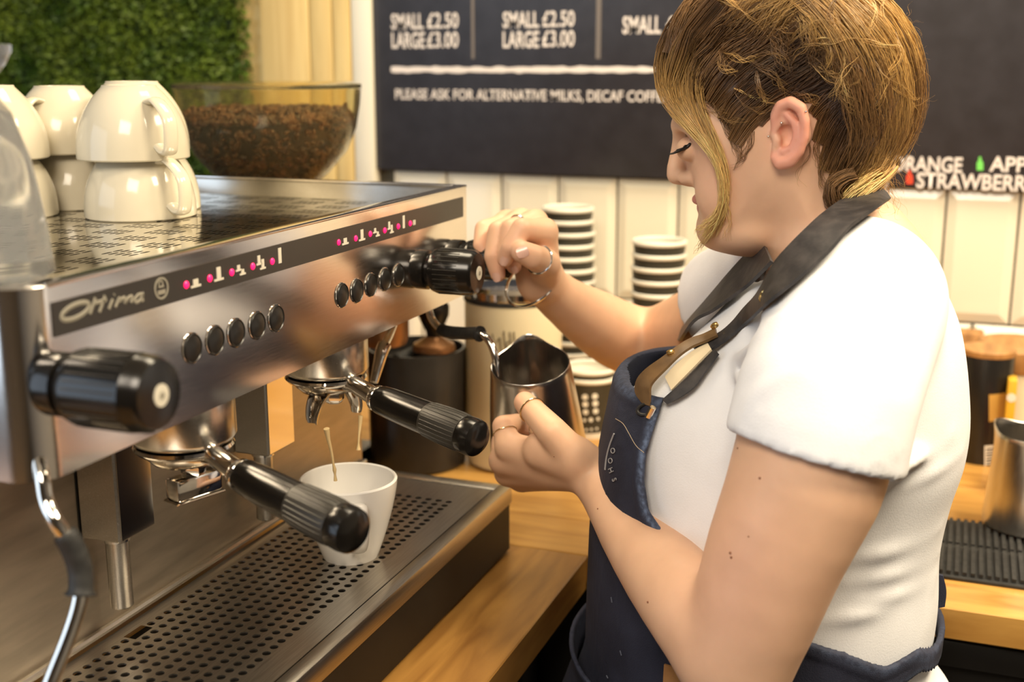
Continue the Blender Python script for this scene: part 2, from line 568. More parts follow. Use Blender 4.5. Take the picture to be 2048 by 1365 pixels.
# ------------------------------------------------------------------ worktops
YF = 0.365           # front edge of the machine's worktop
cm = thing('machine_counter', 'honey brown wooden worktop carrying the coffee machine', 'counter', (0.6, 0.7, 0))
pl = np.linspace(YF, 1.20, 8)
for a, b in zip(pl[:-1], pl[1:]):
    obj('plank', box(-0.2, 1.2135, a + 0.0004, b - 0.0004, ZC - 0.040, ZC, 0.0012, 1), M['counter'], parent=cm)
obj('cabinet', box(-0.2, 1.2135, YF + 0.06, 1.20, 0.0, ZC - 0.041), M['dark'], parent=cm)
cb = thing('back_counter', 'pale wooden worktop running below the tiled wall', 'counter', (1.55, 0.2, 0))
pl = [1.2150, 1.315, 1.45, 1.60, 1.75, XW - 0.004]
for a, b in zip(pl[:-1], pl[1:]):
    obj('plank', box(a + 0.0004, b - 0.0004, -1.2, 1.20, ZC - 0.034, ZC, 0.0012, 1), M['counter_y'], parent=cb)
obj('fridge_front', box(1.25, XW - 0.01, -1.2, 1.20, 0.0, ZC - 0.035), M['dark'], parent=cb)
obj('fridge_rail', box(1.235, 1.25, -1.2, 0.30, ZC - 0.075, ZC - 0.045, 0.003), M['dark'], parent=cb)
# ------------------------------------------------------------------ the espresso machine
XL, XR = 0.536, 1.20
YP = 0.504
YB = 0.93
ZT, ZB = CZ - 0.129, CZ - 0.246
ZFL = CZ - 0.147
ZTR = CZ - 0.46
em = thing('espresso_machine', 'two group stainless steel espresso machine with a black printed strip', 'coffee machine', (0.87, 0.68, ZC))
P_ = lambda name, geo, m, **k: obj(name, geo, m, parent=em, **k)
# front panel with rounded left corner; housing
pts = []
for k in range(9):
    a = PI / 2 * k / 8
    pts.append((XL + 0.022 - 0.022 * math.sin(a), YP + 0.022 - 0.022 * math.cos(a)))
outline = [(XR, YP)] + pts + [(XL, YB), (XL + 0.006, YB), (XL + 0.006, YP + 0.03), (XL + 0.024, YP + 0.006), (XR, YP + 0.006)]
front = P_('front_panel', extrude_poly([(x, y, ZB) for x, y in outline], (0, 0, ZT - ZB)), M['panel_steel'])
P_('end_panel', box(XR - 0.005, XR, YP + 0.0062, YB, ZB, ZT + 0.0, 0.001), M['steel'])
P_('back_panel', box(XL + 0.006, XR - 0.005, YB - 0.006, YB, ZTR - 0.05, ZT), M['steel'])
P_('underside', box(XL + 0.007, XR - 0.006, YP + 0.007, YB - 0.007, ZB + 0.004, ZB + 0.010), M['dull_steel'])
# top rim, a folded lip
P_('top_lip', join(box(XL + 0.02, XR, YP - 0.001, YP + 0.011, ZT, ZT + 0.003, 0.001), box(XR - 0.010, XR + 0.001, YP + 0.0115, YB, ZT, ZT + 0.003, 0.001),
                   box(XL - 0.001, XL + 0.011, YP + 0.02, YB, ZT, ZT + 0.003, 0.001), lathe([(0, 0.003), (0.020, 0.003), (0.0225, 0.0015), (0.0225, 0), (0, 0)], 24, (XL + 0.0215, YP + 0.0215, ZT)))
   , M['panel_steel'])
P_('back_rail', box(XL, XR, YB - 0.012, YB, ZT + 0.0005, ZT + 0.004, 0.001), M['steel'])
# perforated cup tray
def slots(i, j):
    if (j % 7) in (0, 6) or (i + (j // 7)) % 3 == 2:
        return None
    L, wd = 0.0062, 0.0016
    n = 16
    out = []
    for k in range(n):
        a = -3 * PI / 4 + 2 * PI * k / n
        out.append((L * math.copysign(abs(math.cos(a)) ** 0.7, math.cos(a)), wd * math.copysign(abs(math.sin(a)) ** 0.7, math.sin(a))))
    return out
nx, ny = 46, 63
P_('cup_tray', perforated(XL + 0.008, YP + 0.008, nx, ny, (XR - XL - 0.014) / nx, (YB - YP - 0.016) / ny, ZFL, 0.001, slots), M['top_steel'], sharp=30, fix=False)
P_('tray_pan', box(XL + 0.008, XR - 0.006, YP + 0.008, YB - 0.008, ZFL - 0.02, ZFL - 0.018), M['dark'])
# printed strip: quad on the panel
def on_panel(px, py, out=0.0):
    return at_y(px, py, YP - out)
sTL, sTR, sBR, sBL = on_panel(101, 605), on_panel(925, 395), on_panel(925, 437), on_panel(106, 670)
xl, xr = sTL[0], sTR[0]
zt_, zb_ = (sTL[2] + sTR[2]) / 2, (sBL[2] + sBR[2]) / 2
strip = P_('printed_strip', box(xl, xr, YP - 0.0008, YP + 0.0002, zb_, zt_), M['strip'])
S_ = lambda name, geo, m, **k: obj(name, geo, m, parent=strip, **k)
YS = YP - 0.0009
# name of the machine in a slanted script
def stroke(pts, r, m, name='lettering', per=5):
    Pp = smooth_path([at_y(a, b, YS) for a, b in pts], per)
    S_(name, tube(Pp, r, 6, flat=(1, 0.3), hint=(0, 0, 1)), m)
O_ = [(160, 606), (177, 610), (182, 600)]
cxo, cyo = 151, 623
ell = []
for k in range(17):
    a = 2 * PI * k / 16
    u, v = 33 * math.cos(a), 12.5 * math.sin(a)
    sl = math.radians(-36)
    ell.append((cxo + u * math.cos(sl) - v * math.sin(sl), cyo + u * math.sin(sl) * 0.75 + v * math.cos(sl)))
stroke(ell, 0.0016, M['print_grey'], per=3)
for pts in [[(180, 629), (186, 612), (191, 596)], [(199, 625), (205, 608), (210, 592)], [(189, 607), (200, 604), (213, 600)],
            [(218, 619), (222, 608), (226, 599)], [(228, 591), (229, 590)],
            [(231, 615), (236, 603), (239, 597), (240, 602), (244, 598), (249, 596), (251, 601), (250, 608)],
            [(250, 608), (256, 597), (263, 593), (265, 598), (262, 606)],
            [(284, 589), (277, 590), (270, 599), (273, 605), (281, 600), (287, 587), (284, 599), (287, 602)]]:
    stroke(pts, 0.0013, M['print_grey'])
# round crest
def disc(px, py, r, h, n=24, out=0.0, dome=0.0):
    c = at_y(px, py, YS + 0.0002)
    prof = [(r, 0), (r, h), (r * 0.6, h + dome * 0.7), (0, h + dome)]
    return lathe(prof, n, c, (0, -1, 0))
def ringgeo(px, py, r0, r1, h, n=28):
    c = at_y(px, py, YS + 0.0002)
    return lathe([(r0, 0), (r0, h), (r1, h), (r1, 0), (r0, 0)], n, c, (0, -1, 0))
cpx = (322, 577)
S_('crest_ring', ringgeo(*cpx, 0.0062, 0.0076, 0.0006), M['print_grey'])
cc = at_y(*cpx, YS)
S_('crest_mark', join(xform(box(-0.004, 0.004, -0.0005, 0.0002, -0.0040, -0.0012), Matrix.Translation(cc)),
                      xform(box(-0.0028, 0.0028, -0.0005, 0.0002, 0.0006, 0.0016), Matrix.Translation(cc)),
                      lathe([(0.0026, 0), (0.0026, 0.0005), (0.0016, 0.0005), (0.0016, 0)], 16, (cc[0], cc[1] + .0002, cc[2] + 0.003), (0, -1, 0))), M['print_grey'])
# lamps and their pictograms
leds = [(372, 570), (419, 557), (463, 545), (505, 533), (544, 523), (677, 485), (711, 477), (740, 468), (769, 461), (796, 453), (820, 447)]
def icon_boxes(kind, px, py):
    c = at_y(px, py, YS)
    B = lambda x0, x1, z0, z1: xform(box(x0, x1, -0.0004, 0.0002, z0, z1), Matrix.Translation(c))
    k = 1.0
    if kind == 0:
        return join(B(.0042, .0160, -.0034, -.0018), B(.0072, .0130, -.0018, .0024))
    if kind == 1:
        return join(B(.0042, .0160, -.0034, -.0018), B(.0078, .0128, -.0018, .0066))
    if kind == 2:
        return join(B(.0042, .0118, -.0004, .0009), B(.0062, .0098, .0009, .0042), B(.0092, .0170, -.0040, -.0026), B(.0112, .0150, -.0026, .0003))
    if kind == 3:
        return join(B(.0042, .0116, -.0002, .0012), B(.0058, .0094, .0012, .0072), B(.0088, .0166, -.0042, -.0028), B(.0108, .0146, -.0028, .0036))
    if kind == 4:
        return B(.0080, .0122, -.0030, .0092)
    return join(B(.0045, .006, -.0024, .0024), B(.0068, .0080, -.0024, .0024), B(.0086, .0098, -.0024, .0024))
for i, (x, y) in enumerate(leds):
    kind = i if i < 5 else i - 5
    S_('indicator_lamp', disc(x, y, 0.0027, 0.0006, 14, dome=0.0012), M['led'])
    S_('pictogram', icon_boxes(min(kind, 5), x + 2, y), M['print'])
# push buttons
for (x, y) in [(383, 697), (429, 681), (471, 666), (513, 651), (551, 637), (683, 591), (713, 582), (741, 570), (769, 559), (796, 550)]:
    c = at_y(x, y, YP)
    b = P_('push_button', lathe([(0.0108, 0.0), (0.0108, 0.0012), (0.0100, 0.0022), (0.0094, 0.0016), (0.0078, 0.0021), (0.004, 0.0027), (0, 0.0029)], 28, c, (0, -1, 0)), M['button'])
    obj('bezel', lathe([(0.0109, 0.0), (0.0109, 0.0009), (0.0114, 0.0007), (0.0114, 0)], 24, c, (0, -1, 0)), M['chrome'], parent=b)
# steam and water knobs
def knob(c, L=0.062, R=0.0225):
    k = P_('steam_knob', lathe([(0.0, 0.0), (0.0185, 0.0), (0.0195, 0.003), (0.0195, 0.014), (0.0165, 0.0155), (0.0165, 0.0185), (R * 0.93, 0.021), (R, 0.026),
                                (R, L - 0.012), (R * 0.985, L - 0.0115), (R * 0.97, L - 0.004), (R * 0.86, L), (R * 0.45, L + 0.0012), (0, L + 0.0014)], 40, c, (0, -1, 0)), M['black'])
    e = (c[0], c[1] - L - 0.0012, c[2])
    obj('cap_badge', lathe([(0.0068, 0), (0.0068, 0.0006), (0, 0.0008)], 24, e, (0, -1, 0)), M['print'], parent=k)
    obj('badge_mark', lathe([(0.0022, 0), (0.0022, 0.0004), (0, 0.0005)], 12, (e[0], e[1] - 0.0007, e[2]), (0, -1, 0)), M['print_grey'], parent=k)
    ribs = []
    for i in range(30):
        a = 2 * PI * i / 30
        x, z = math.cos(a), math.sin(a)
        p0 = np.array([c[0] + x * (R + 0.0001), c[1] - 0.027, c[2] + z * (R + 0.0001)])
        p1 = p0 + np.array([0, -(L - 0.041), 0])
        ribs.append(tube([p0, p1], 0.00035, 4))
    obj('grip_ribs', join(*ribs), M['black_matt'], parent=k)
    return k
KN1 = np.array([0.554, YP, CZ - 0.186])
KN2 = np.array([1.070, YP, CZ - 0.198])
KN3 = np.array([1.155, YP, CZ - 0.199])
knob(KN1, 0.078, 0.0235)
knob(KN2, 0.066)
knob(KN3, 0.066, 0.0205)

# backsplash, columns with their feet, drip tray
YBS = 0.640
P_('backsplash', box(XL - 0.06, XR, YBS, YBS + 0.004, ZTR - 0.002, ZB + 0.003), M['dull_steel'])
P_('backsplash_seam', box(at_y(155, 1000, YBS)[0] - 0.0012, at_y(155, 1000, YBS)[0] + 0.0012, YBS - 0.0006, YBS + 0.001, CZ - .385, ZB), M['dark'])
P_('backsplash_fold', tube([(XL - 0.06, YBS - 0.003, ZTR + 0.004), (XR, YBS - 0.003, ZTR + 0.004)], 0.0035, 8), M['steel'])
for gx, (cl, cr, cbot) in enumerate([((165, 1085), (240, 1090), 312), ((482, 900), (537, 915), 590)]):
    # camera-facing left face from cl to cr, dark front face from cr to cbot
    yfr = 0.602
    c = at_y(cr[0], cr[1], yfr)
    wdt = at_y(cbot, cr[1] - 20, yfr)[0] - c[0]
    P_('column', box(c[0], c[0] + max(wdt, 0.03), yfr, YBS, c[2], ZB + 0.004, 0.0015, 1), M['steel'])
    P_('column_front', box(c[0] + 0.002, c[0] + max(wdt, 0.03) - 0.002, yfr - 0.0008, yfr, c[2] + 0.002, ZB + 0.003), M['chrome'])
    f = (c[0] + 0.016, yfr + 0.016)
    fz = at_y(*((255, 1205), (537, 1034))[gx], f[1])[2]
    P_('column_foot', lathe([(0.0, fz), (0.0085, fz), (0.0094, fz + 0.001), (0.0094, c[2]), (0.0085, c[2])], 20, (f[0], f[1], 0)), M['steel'])
    P_('column_collar', lathe([(0.0112, c[2] - 0.004), (0.0112, c[2])], 20, (f[0], f[1], 0)), M['chrome'])
# drip tray: box, frame, perforated grate
XT0, XT1, YT0 = 0.47, 1.196, 0.449
P_('tray_box', box(XT0, XT1 - 0.002, YT0 + 0.003, YBS + 0.004, ZC + 0.004, ZTR - 0.022), M['tray_box'] if 'tray_box' in M else M['dark'])
gy0, gy1, gx1 = 0.466, YBS - 0.006, 1.176
P_('tray_frame', join(box(XT0, XT1, YT0, gy0 - 0.001, ZTR - 0.0215, ZTR, 0.003, 2), box(gx1 + 0.001, XT1, gy0 - 0.004, YBS, ZTR - 0.0215, ZTR - 0.0002, 0.003, 2)), M['tray_steel'])
GP = 0.01145
gnx = 60
gxs = gx1 - gnx * GP
gny = int((gy1 - gy0) / GP)
gpy = (gy1 - gy0) / gny
hl = round_hole(0.0036)
hp = at_z(260, 1272, ZTR)
hi, hj = int((hp[0] - gxs) / GP), int((hp[1] - gy0) / gpy)
def grate_hole(i, j):
    if j < 2 or j >= gny - 1 or i > gnx - 5:
        return None
    return hl
P_('drip_grate', perforated(gxs, gy0, gnx, gny, GP, gpy, ZTR - 0.0015, 0.0012, grate_hole, skip=lambda i, j: (i in (hi, hi + 1) and j in (hj,))), M['tray_steel'], fix=False)
P_('drip_pan', box(XT0 + 0.002, gx1, gy0, gy1, ZTR - 0.0210, ZTR - 0.020), M['dark'])
for lx in (0.60, 1.12):
    P_('foot', lathe([(0.018, ZC), (0.018, ZC + 0.0045)], 20, (lx, 0.50, 0)), M['rubber'])

# group heads, portafilters
DV = np.array([-0.325, -0.935, -0.114])
DV /= np.linalg.norm(DV)
GR = [np.array([0.738, 0.5475, 0.0]), np.array([0.960, 0.5475, 0.0])]
ZCOL = CZ - 0.282
for g in GR:
    P_('group_head', lathe([(0.0, ZB - 0.0005), (0.040, ZB - 0.0005), (0.0405, ZCOL + 0.006), (0.038, ZCOL + 0.002), (0.034, ZCOL), (0, ZCOL)], 48, (g[0], g[1], 0)), M['steel'])
M['basket'] = mat('basket_steel', (0.60, 0.54, 0.45), 0.16, 1.0)
def portafilter(g, label, spouts):
    t = thing('portafilter', label, 'portafilter', (g[0], g[1], ZCOL - 0.036), 'portafilters locked into the machine')
    A = lambda name, geo, m, **k: obj(name, geo, m, parent=t, **k)
    dh = np.array([DV[0], DV[1], 0]); dh /= np.linalg.norm(dh)
    sd = np.array([-dh[1], dh[0], 0])
    A('rim', lathe([(0.0, ZCOL - 0.0005), (0.0375, ZCOL - 0.0005), (0.0385, ZCOL - 0.003), (0.036, ZCOL - 0.006), (0.031, ZCOL - 0.0075), (0, ZCOL - 0.0075)], 40, (g[0], g[1], 0)), M['chrome'])
    A('basket', lathe([(0.030, ZCOL - 0.007), (0.029, ZCOL - 0.011), (0.024, ZCOL - 0.016), (0.014, ZCOL - 0.018), (0, ZCOL - 0.018)], 36, (g[0], g[1], 0)), M['basket'])
    # neck to the handle
    c0 = np.array([g[0], g[1], ZCOL - 0.0045])
    n0, n1 = c0 + dh * 0.030, c0 + DV * 0.068
    A('neck', tube([n0, c0 + dh * 0.040, n1], [0.0085, 0.0082, 0.0085], 16), M['chrome'])
    A('collar', lathe([(0.0, 0.0), (0.0105, 0.0), (0.0122, 0.003), (0.0125, 0.006), (0.0118, 0.007)], 28, n1 - DV * 0.003, DV), M['chrome'])
    # handle: black shaft, ribbed grip, glossy cap
    hb = n1 + DV * 0.0035
    shaft = A('handle', lathe([(0.0, 0), (0.0120, 0.0), (0.0132, 0.003), (0.0140, 0.015), (0.0146, 0.035), (0.0150, 0.062), (0, 0.062)], 36, hb, DV), M['black'])
    flats = []
    gp = [(0.0151, 0.0615), (0.0156, 0.0635), (0.0162, 0.08), (0.0165, 0.098), (0.0160, 0.1045), (0, 0.1045)]
    grip = obj('ribbed_grip', lathe(gp, 40, hb, DV), M['black_matt'], parent=shaft)
    fr = frame(hb, DV)
    ribs = []
    for i in range(26):
        a = 2 * PI * i / 26
        p = [fr @ Vector((r * math.cos(a), r * math.sin(a), h)) for r, h in ((0.0154, 0.0640), (0.0163, 0.080), (0.0166, 0.098), (0.0161, 0.1035))]
        ribs.append(tube(p, 0.00055, 4))
    obj('grip_ribs', join(*ribs), M['black_matt'], parent=shaft)
    obj('end_cap', lathe([(0.0158, 0.1045), (0.0164, 0.106), (0.0166, 0.113), (0.0158, 0.1185), (0.0125, 0.1215), (0.006, 0.1228), (0, 0.123)], 40, hb, DV), M['black'], parent=shaft)
    zs = ZCOL - 0.017
    g = g + dh * 0.010
    A('spout_nut', lathe([(0.0095, zs + 0.004), (0.0095, zs - 0.006), (0.007, zs - 0.010), (0, zs - 0.010)], 6, (g[0], g[1], 0)), M['chrome'])
    if spouts:
        # twin open spouts curling down to either side
        for s in (-1, 1):
            path = [np.array([g[0], g[1], zs - 0.004]) + sd * s * a * SPW + np.array([0, 0, -b]) - dh * 0.0 for a, b in
                    ((0.0, -0.004), (0.010, -0.002), (0.018, 0.005), (0.0225, 0.014), (0.0235, 0.021))]
            path = smooth_path(path, 5)
            V, F = [], []
            m_ = len(path)
            n_ = 9
            for i, p in enumerate(path):
                tt = path[min(i + 1, m_ - 1)] - path[max(i - 1, 0)]
                tt /= np.linalg.norm(tt)
                out = np.cross(tt, dh) * -s
                wv = 0.0145 * (1 - 0.55 * (i / (m_ - 1)))
                for sh in (0.0, 0.0016):
                    for k in range(n_):
                        a = -1.45 + 2.9 * k / (n_ - 1)
                        V.append(p + dh * math.sin(a) * (wv - sh) - out * (math.cos(a) * (wv - sh) - wv) * 0.8)
            st = 2 * n_
            for i in range(m_ - 1):
                for k in range(n_ - 1):
                    F.append((i * st + k, i * st + k + 1, (i + 1) * st + k + 1, (i + 1) * st + k))
                    F.append((i * st + n_ + k, (i + 1) * st + n_ + k, (i + 1) * st + n_ + k + 1, i * st + n_ + k + 1))
                for k in (0, n_ - 1):
                    F.append((i * st + k, i * st + n_ + k, (i + 1) * st + n_ + k, (i + 1) * st + k))
            for i in (0, m_ - 1):
                for k in range(n_ - 1):
                    F.append((i * st + k, i * st + k + 1, i * st + n_ + k + 1, i * st + n_ + k))
            A('spout', (V, F), M['chrome'], sharp=50)
    else:
        # squared twin spout block
        c = np.array([g[0], g[1], zs - 0.015])
        mt = Matrix(((sd[0], dh[0], 0, c[0]), (sd[1], dh[1], 0, c[1]), (0, 0, 1, c[2]), (0, 0, 0, 1)))
        A('spout', xform(box(-0.021, 0.021, -0.0085, 0.0085, -0.010, 0.008, 0.003, 2), mt), M['chrome'])
        A('spout_lip', xform(join(box(-0.0225, 0.0225, -0.0095, 0.0095, -0.0115, -0.0095, 0.0008, 1)), mt), M['chrome'])
    return t, hb
SPW = 1.0
portafilter(GR[0], 'portafilter in the near group, its black handle crossing the white cup', False)
pf2, hb2 = portafilter(GR[1], 'portafilter in the far group with coffee running from its spouts', True)

# steam wands, hot water tap
def wand(name_pts, r, sleeve, label=None):
    Pp = smooth_path(name_pts, 7)
    o = P_('steam_wand', tube(Pp, r, 14), M['chrome'])
    if sleeve is not None:
        a, b, rs = sleeve
        Q = Pp[int(a * (len(Pp) - 1)):int(b * (len(Pp) - 1)) + 1]
        obj('rubber_sleeve', tube(Q, [rs * 0.9] + [rs] * (len(Q) - 2) + [rs * 1.12], 16), M['rubber'], parent=o)
        obj('sleeve_lip', tube([Q[-1], Q[-1] + (Q[-1] - Q[-2]) * 0.6], rs * 1.25, 16), M['rubber'], parent=o)
    return o
W1 = [at_y(75, 905, 0.515), at_y(84, 955, 0.505), at_y(93, 1005, 0.500), at_y(112, 1045, 0.492), at_y(140, 1085, 0.486), at_y(160, 1140, 0.482), at_y(160, 1195, 0.480), at_y(142, 1260, 0.482), at_y(105, 1355, 0.486), at_y(85, 1410, 0.49)]
wand(W1, 0.0048, (0.40, 0.66, 0.0074))
# far wand, ending in the milk jug
W3 = [at_x(852, 585, 1.16), at_x(858, 622, 1.16), at_x(868, 645, 1.158), at_x(888, 662, 1.152), at_x(925, 667, 1.14), at_x(958, 668, 1.128), at_x(978, 682, 1.12), at_x(990, 712, 1.115), at_x(995, 750, 1.112), at_x(1002, 800, 1.112)]
wand(W3, 0.0041, (0.31, 0.56, 0.0068))
W2 = [at_y(790, 640, 0.56), at_y(778, 672, 0.558), at_y(765, 700, 0.556), at_y(757, 730, 0.556), at_y(748, 765, 0.556)]
Pw = smooth_path(W2, 7)
wt = P_('hot_water_tap', tube(Pw, [0.0045 if i < 12 else 0.0075 - 0.0002 * (i - 12) for i in range(len(Pw))], 14), M['chrome'])

# ------------------------------------------------------------------ cup under the spouts and the running coffee
def cup_profile(R, H, rb, ex, th=0.0035):
    o = [(0, 0.0028), (rb * 0.72, 0.0028), (rb * 0.80, 0.0), (rb * 0.97, 0.0), (rb * 1.0, 0.002)]
    for k in range(1, 15):
        t = k / 14
        o.append((rb + (R - rb) * (1 - (1 - t) ** ex), 0.002 + (H - 0.0035) * t))
    o += [(R - th * 0.25, H - 0.0004), (R - th * 0.6, H), (R - th * 0.95, H - 0.0012)]
    for k in range(13, 0, -1):
        t = k / 14
        o.append((max(rb + (R - rb) * (1 - (1 - t) ** ex) - th, 0.002), 0.002 + (H - 0.0035) * t + 0.003 * (1 - t)))
    o.append((0, 0.0065))
    return o
def handle_path(R, H, rb, z0, z1, reach, ex):
    f = lambda z: rb + (R - rb) * (1 - (1 - (z - 0.002) / (H - 0.0035)) ** ex) - 0.002
    zm = (z0 + z1) / 2
    return [(f(z0), z0), (f(z0) + reach * 0.62, z0 - 0.001), (f(zm) + reach * 1.0, zm - 0.004), (f(z1) + reach * 0.80, z1 + 0.003), (f(z1) + reach * 0.42, z1 + 0.0065), (f(z1), z1 + 0.001)]
def make_cup(name, label, R, H, rb, loc, ang, m, group=None, tip=False, ex=2.5, reach=0.025, hw=1.7):
    """upright at the origin: the bowl with a flat strap handle pointing along +x"""
    t = thing(name, label, 'cup', loc, group)
    bw = obj('bowl', lathe(cup_profile(R, H, rb, ex), 56), m, loc=(0, 0, 0))
    bw.parent = t
    hpth = smooth_path([(a, 0, b) for a, b in handle_path(R, H, rb, H * (0.30 if not tip else 0.22), H * 0.78, reach, ex)], 6)
    hd = obj('handle', tube(hpth, 0.0045, 14, flat=(hw, 0.72), hint=(0, 1, 0)), m, loc=(0, 0, 0))
    hd.parent = t
    t.rotation_euler = (PI if tip else 0, 0, ang)
    return t
CB = at_z(697, 1118, ZTR)
CUPR = 0.0465
cup = make_cup('coffee_cup', 'white cup catching espresso on the drip tray', CUPR, 0.079, 0.0270, (CB[0] + 0.012, CB[1] + 0.004, ZTR - 0.0014), math.radians(218), M['ceramic_white'], ex=1.45, reach=0.021)
M['coffee'] = mat('espresso', (0.16, 0.075, 0.022), 0.15)
M['crema'] = mat('crema_coffee', (0.72, 0.54, 0.28), 0.2)
cf = obj('espresso_shot', lathe([(0, 0.0200), (0.0305, 0.0200), (0.0300, 0.0185), (0.026, 0.0110), (0, 0.0090)], 40, (cup.location.x, cup.location.y, ZTR - 0.0014)), M['coffee'],
         label='shallow pool of espresso inside the white cup on the tray', cat='coffee')
st = thing('coffee_stream', 'two thin golden streams of espresso falling from the spouts', 'coffee', (cup.location.x, cup.location.y, ZTR + 0.02))
yy = 0.52
sA = [at_y(653, 858, yy), at_y(657, 880, yy), at_y(663, 905, yy), at_y(667, 930, yy), at_y(669, 940, yy), at_y(670, 950, yy), at_y(671, 962, yy)]
sr = [0.0028, 0.0018, 0.0013, 0.0011, 0.0019, 0.0010, 0.0018]
Ps = smooth_path(sA, 5)
rr = np.interp(np.linspace(0, 6, len(Ps)), range(7), sr)
obj('stream', tube(Ps, list(rr), 10), M['crema'], parent=st)
sB = [at_y(721, 832, yy), at_y(720, 850, yy), at_y(718, 872, yy), at_y(717, 888, yy), at_y(717, 900, yy)]
Ps = smooth_path(sB, 5)
rr = np.interp(np.linspace(0, 4, len(Ps)), range(5), [0.0024, 0.0017, 0.0010, 0.0009, 0.0024])
obj('stream', tube(Ps, list(rr), 10), M['crema'], parent=st)

# ------------------------------------------------------------------ upturned cups on the machine, glass
def upturned(px, py, scale, ang, lift, label, dx=0, dy=0):
    p = at_z(px, py, ZFL)
    H = 0.071
    t = copy_tree(cup0)
    t.location = (p[0] + dx, p[1] + dy, ZFL + H * scale + lift)
    t.rotation_euler = (PI, 0, ang)
    t.scale = (scale,) * 3
    t['label'] = label
    t['group'] = 'upturned cups on the coffee machine'
    return t
cup0 = make_cup('cappuccino_cup', 'proto', 0.054, 0.071, 0.0265, (0, 0, 0), 0, M['ceramic'], tip=True)
A0 = math.radians
STK = 0.0570
cups = [((283, 432), 1.0, 252, 0, 'lower upturned cream cup of the front stack on the machine'),
        ((276, 432), 1.0, 246, STK, 'upper upturned cream cup of the front stack on the machine'),
        ((4, 432), 1.0, 150, 0, 'lower upturned cream cup of the stack behind the glass'),
        ((-4, 432), 1.0, 150, STK, 'upper upturned cream cup of the stack behind the glass'),
        ((150, 412), 0.97, 250, 0, 'lower upturned cream cup of the rearmost stack, in shadow'),
        ((138, 412), 0.97, 186, STK, 'upper upturned cream cup of the rearmost stack, handle towards the glass'),
        ((296, 418), 1.0, 60, 0, 'lower upturned cream cup peeping out behind the front stack'),
        ((281, 418), 1.0, 60, STK + 0.003, 'upper upturned cream cup peeping out behind the front stack')]
for (p, s, a, lift, lab) in cups:
    upturned(*p, s, A0(a), lift, lab)
for ch in list(cup0.children):
    bpy.data.objects.remove(ch)
bpy.data.objects.remove(cup0)
# clear footed glass standing upside down at the near corner
M['glass'] = mat('clear_glass', (0.97, 0.98, 0.97), 0.02, Transmission_Weight=0.93, IOR=1.12)
gp_ = at_z(-42, 548, ZT + 0.003)
gprof = [(0.0425, 0), (0.0445, 0.0), (0.0445, 0.003), (0.042, 0.03), (0.036, 0.07), (0.027, 0.098), (0.018, 0.110), (0.0175, 0.116), (0.026, 0.126), (0.0305, 0.134), (0.0305, 0.138), (0.022, 0.138), (0, 0.132),
         (0, 0.103), (0.014, 0.102), (0.0245, 0.094), (0.0335, 0.068), (0.0396, 0.03), (0.0422, 0.003), (0.0425, 0)]
gl = thing('footed_glass', 'clear footed glass standing upside down at the near corner of the machine', 'glass', (gp_[0], gp_[1], ZT + 0.003))
obj('bowl', lathe(gprof, 48, (gp_[0], gp_[1], ZT + 0.003)), M['glass'], parent=gl, sharp=60)

# ------------------------------------------------------------------ grinder with its hopper of beans
GXY = (1.37, 0.853)
gr = thing('coffee_grinder', 'coffee grinder behind the machine with a clear hopper full of beans', 'grinder', (*GXY, ZC))
G_ = lambda name, geo, m, **k: obj(name, geo, m, parent=gr, **k)
M['hopper'] = mat('clear_hopper_plastic', (0.86, 0.78, 0.52), 0.04, Transmission_Weight=0.975, IOR=1.18)
M['bronze'] = noise_mat('bronze_paint', (0.22, 0.10, 0.04), (0.30, 0.15, 0.065), 20, rough=0.3, metal=0.7)
M['bean'] = noise_mat('roasted_bean', (0.030, 0.011, 0.004), (0.125, 0.048, 0.017), 55, rough=0.38)
zr = CZ - 0.030
hop = [(0.118, zr), (0.1205, zr), (0.1185, zr - 0.02), (0.113, zr - 0.05), (0.100, zr - 0.08), (0.076, zr - 0.108), (0.050, zr - 0.13), (0.046, zr - 0.15), (0.043, zr - 0.15), (0.047, zr - 0.13), (0.073, zr - 0.1065), (0.0975, zr - 0.08),
       (0.1105, zr - 0.05), (0.116, zr - 0.02), (0.118, zr)]
G_('hopper', lathe(hop, 56, (*GXY, 0)), M['hopper'])
G_('hopper_lid', lathe([(0, zr + 0.0100), (0.113, zr + 0.009), (0.121, zr + 0.006), (0.121, zr + 0.001), (0.119, zr + 0.001), (0.110, zr + 0.0065), (0, zr + 0.007)], 56, (*GXY, 0)), M['hopper'])
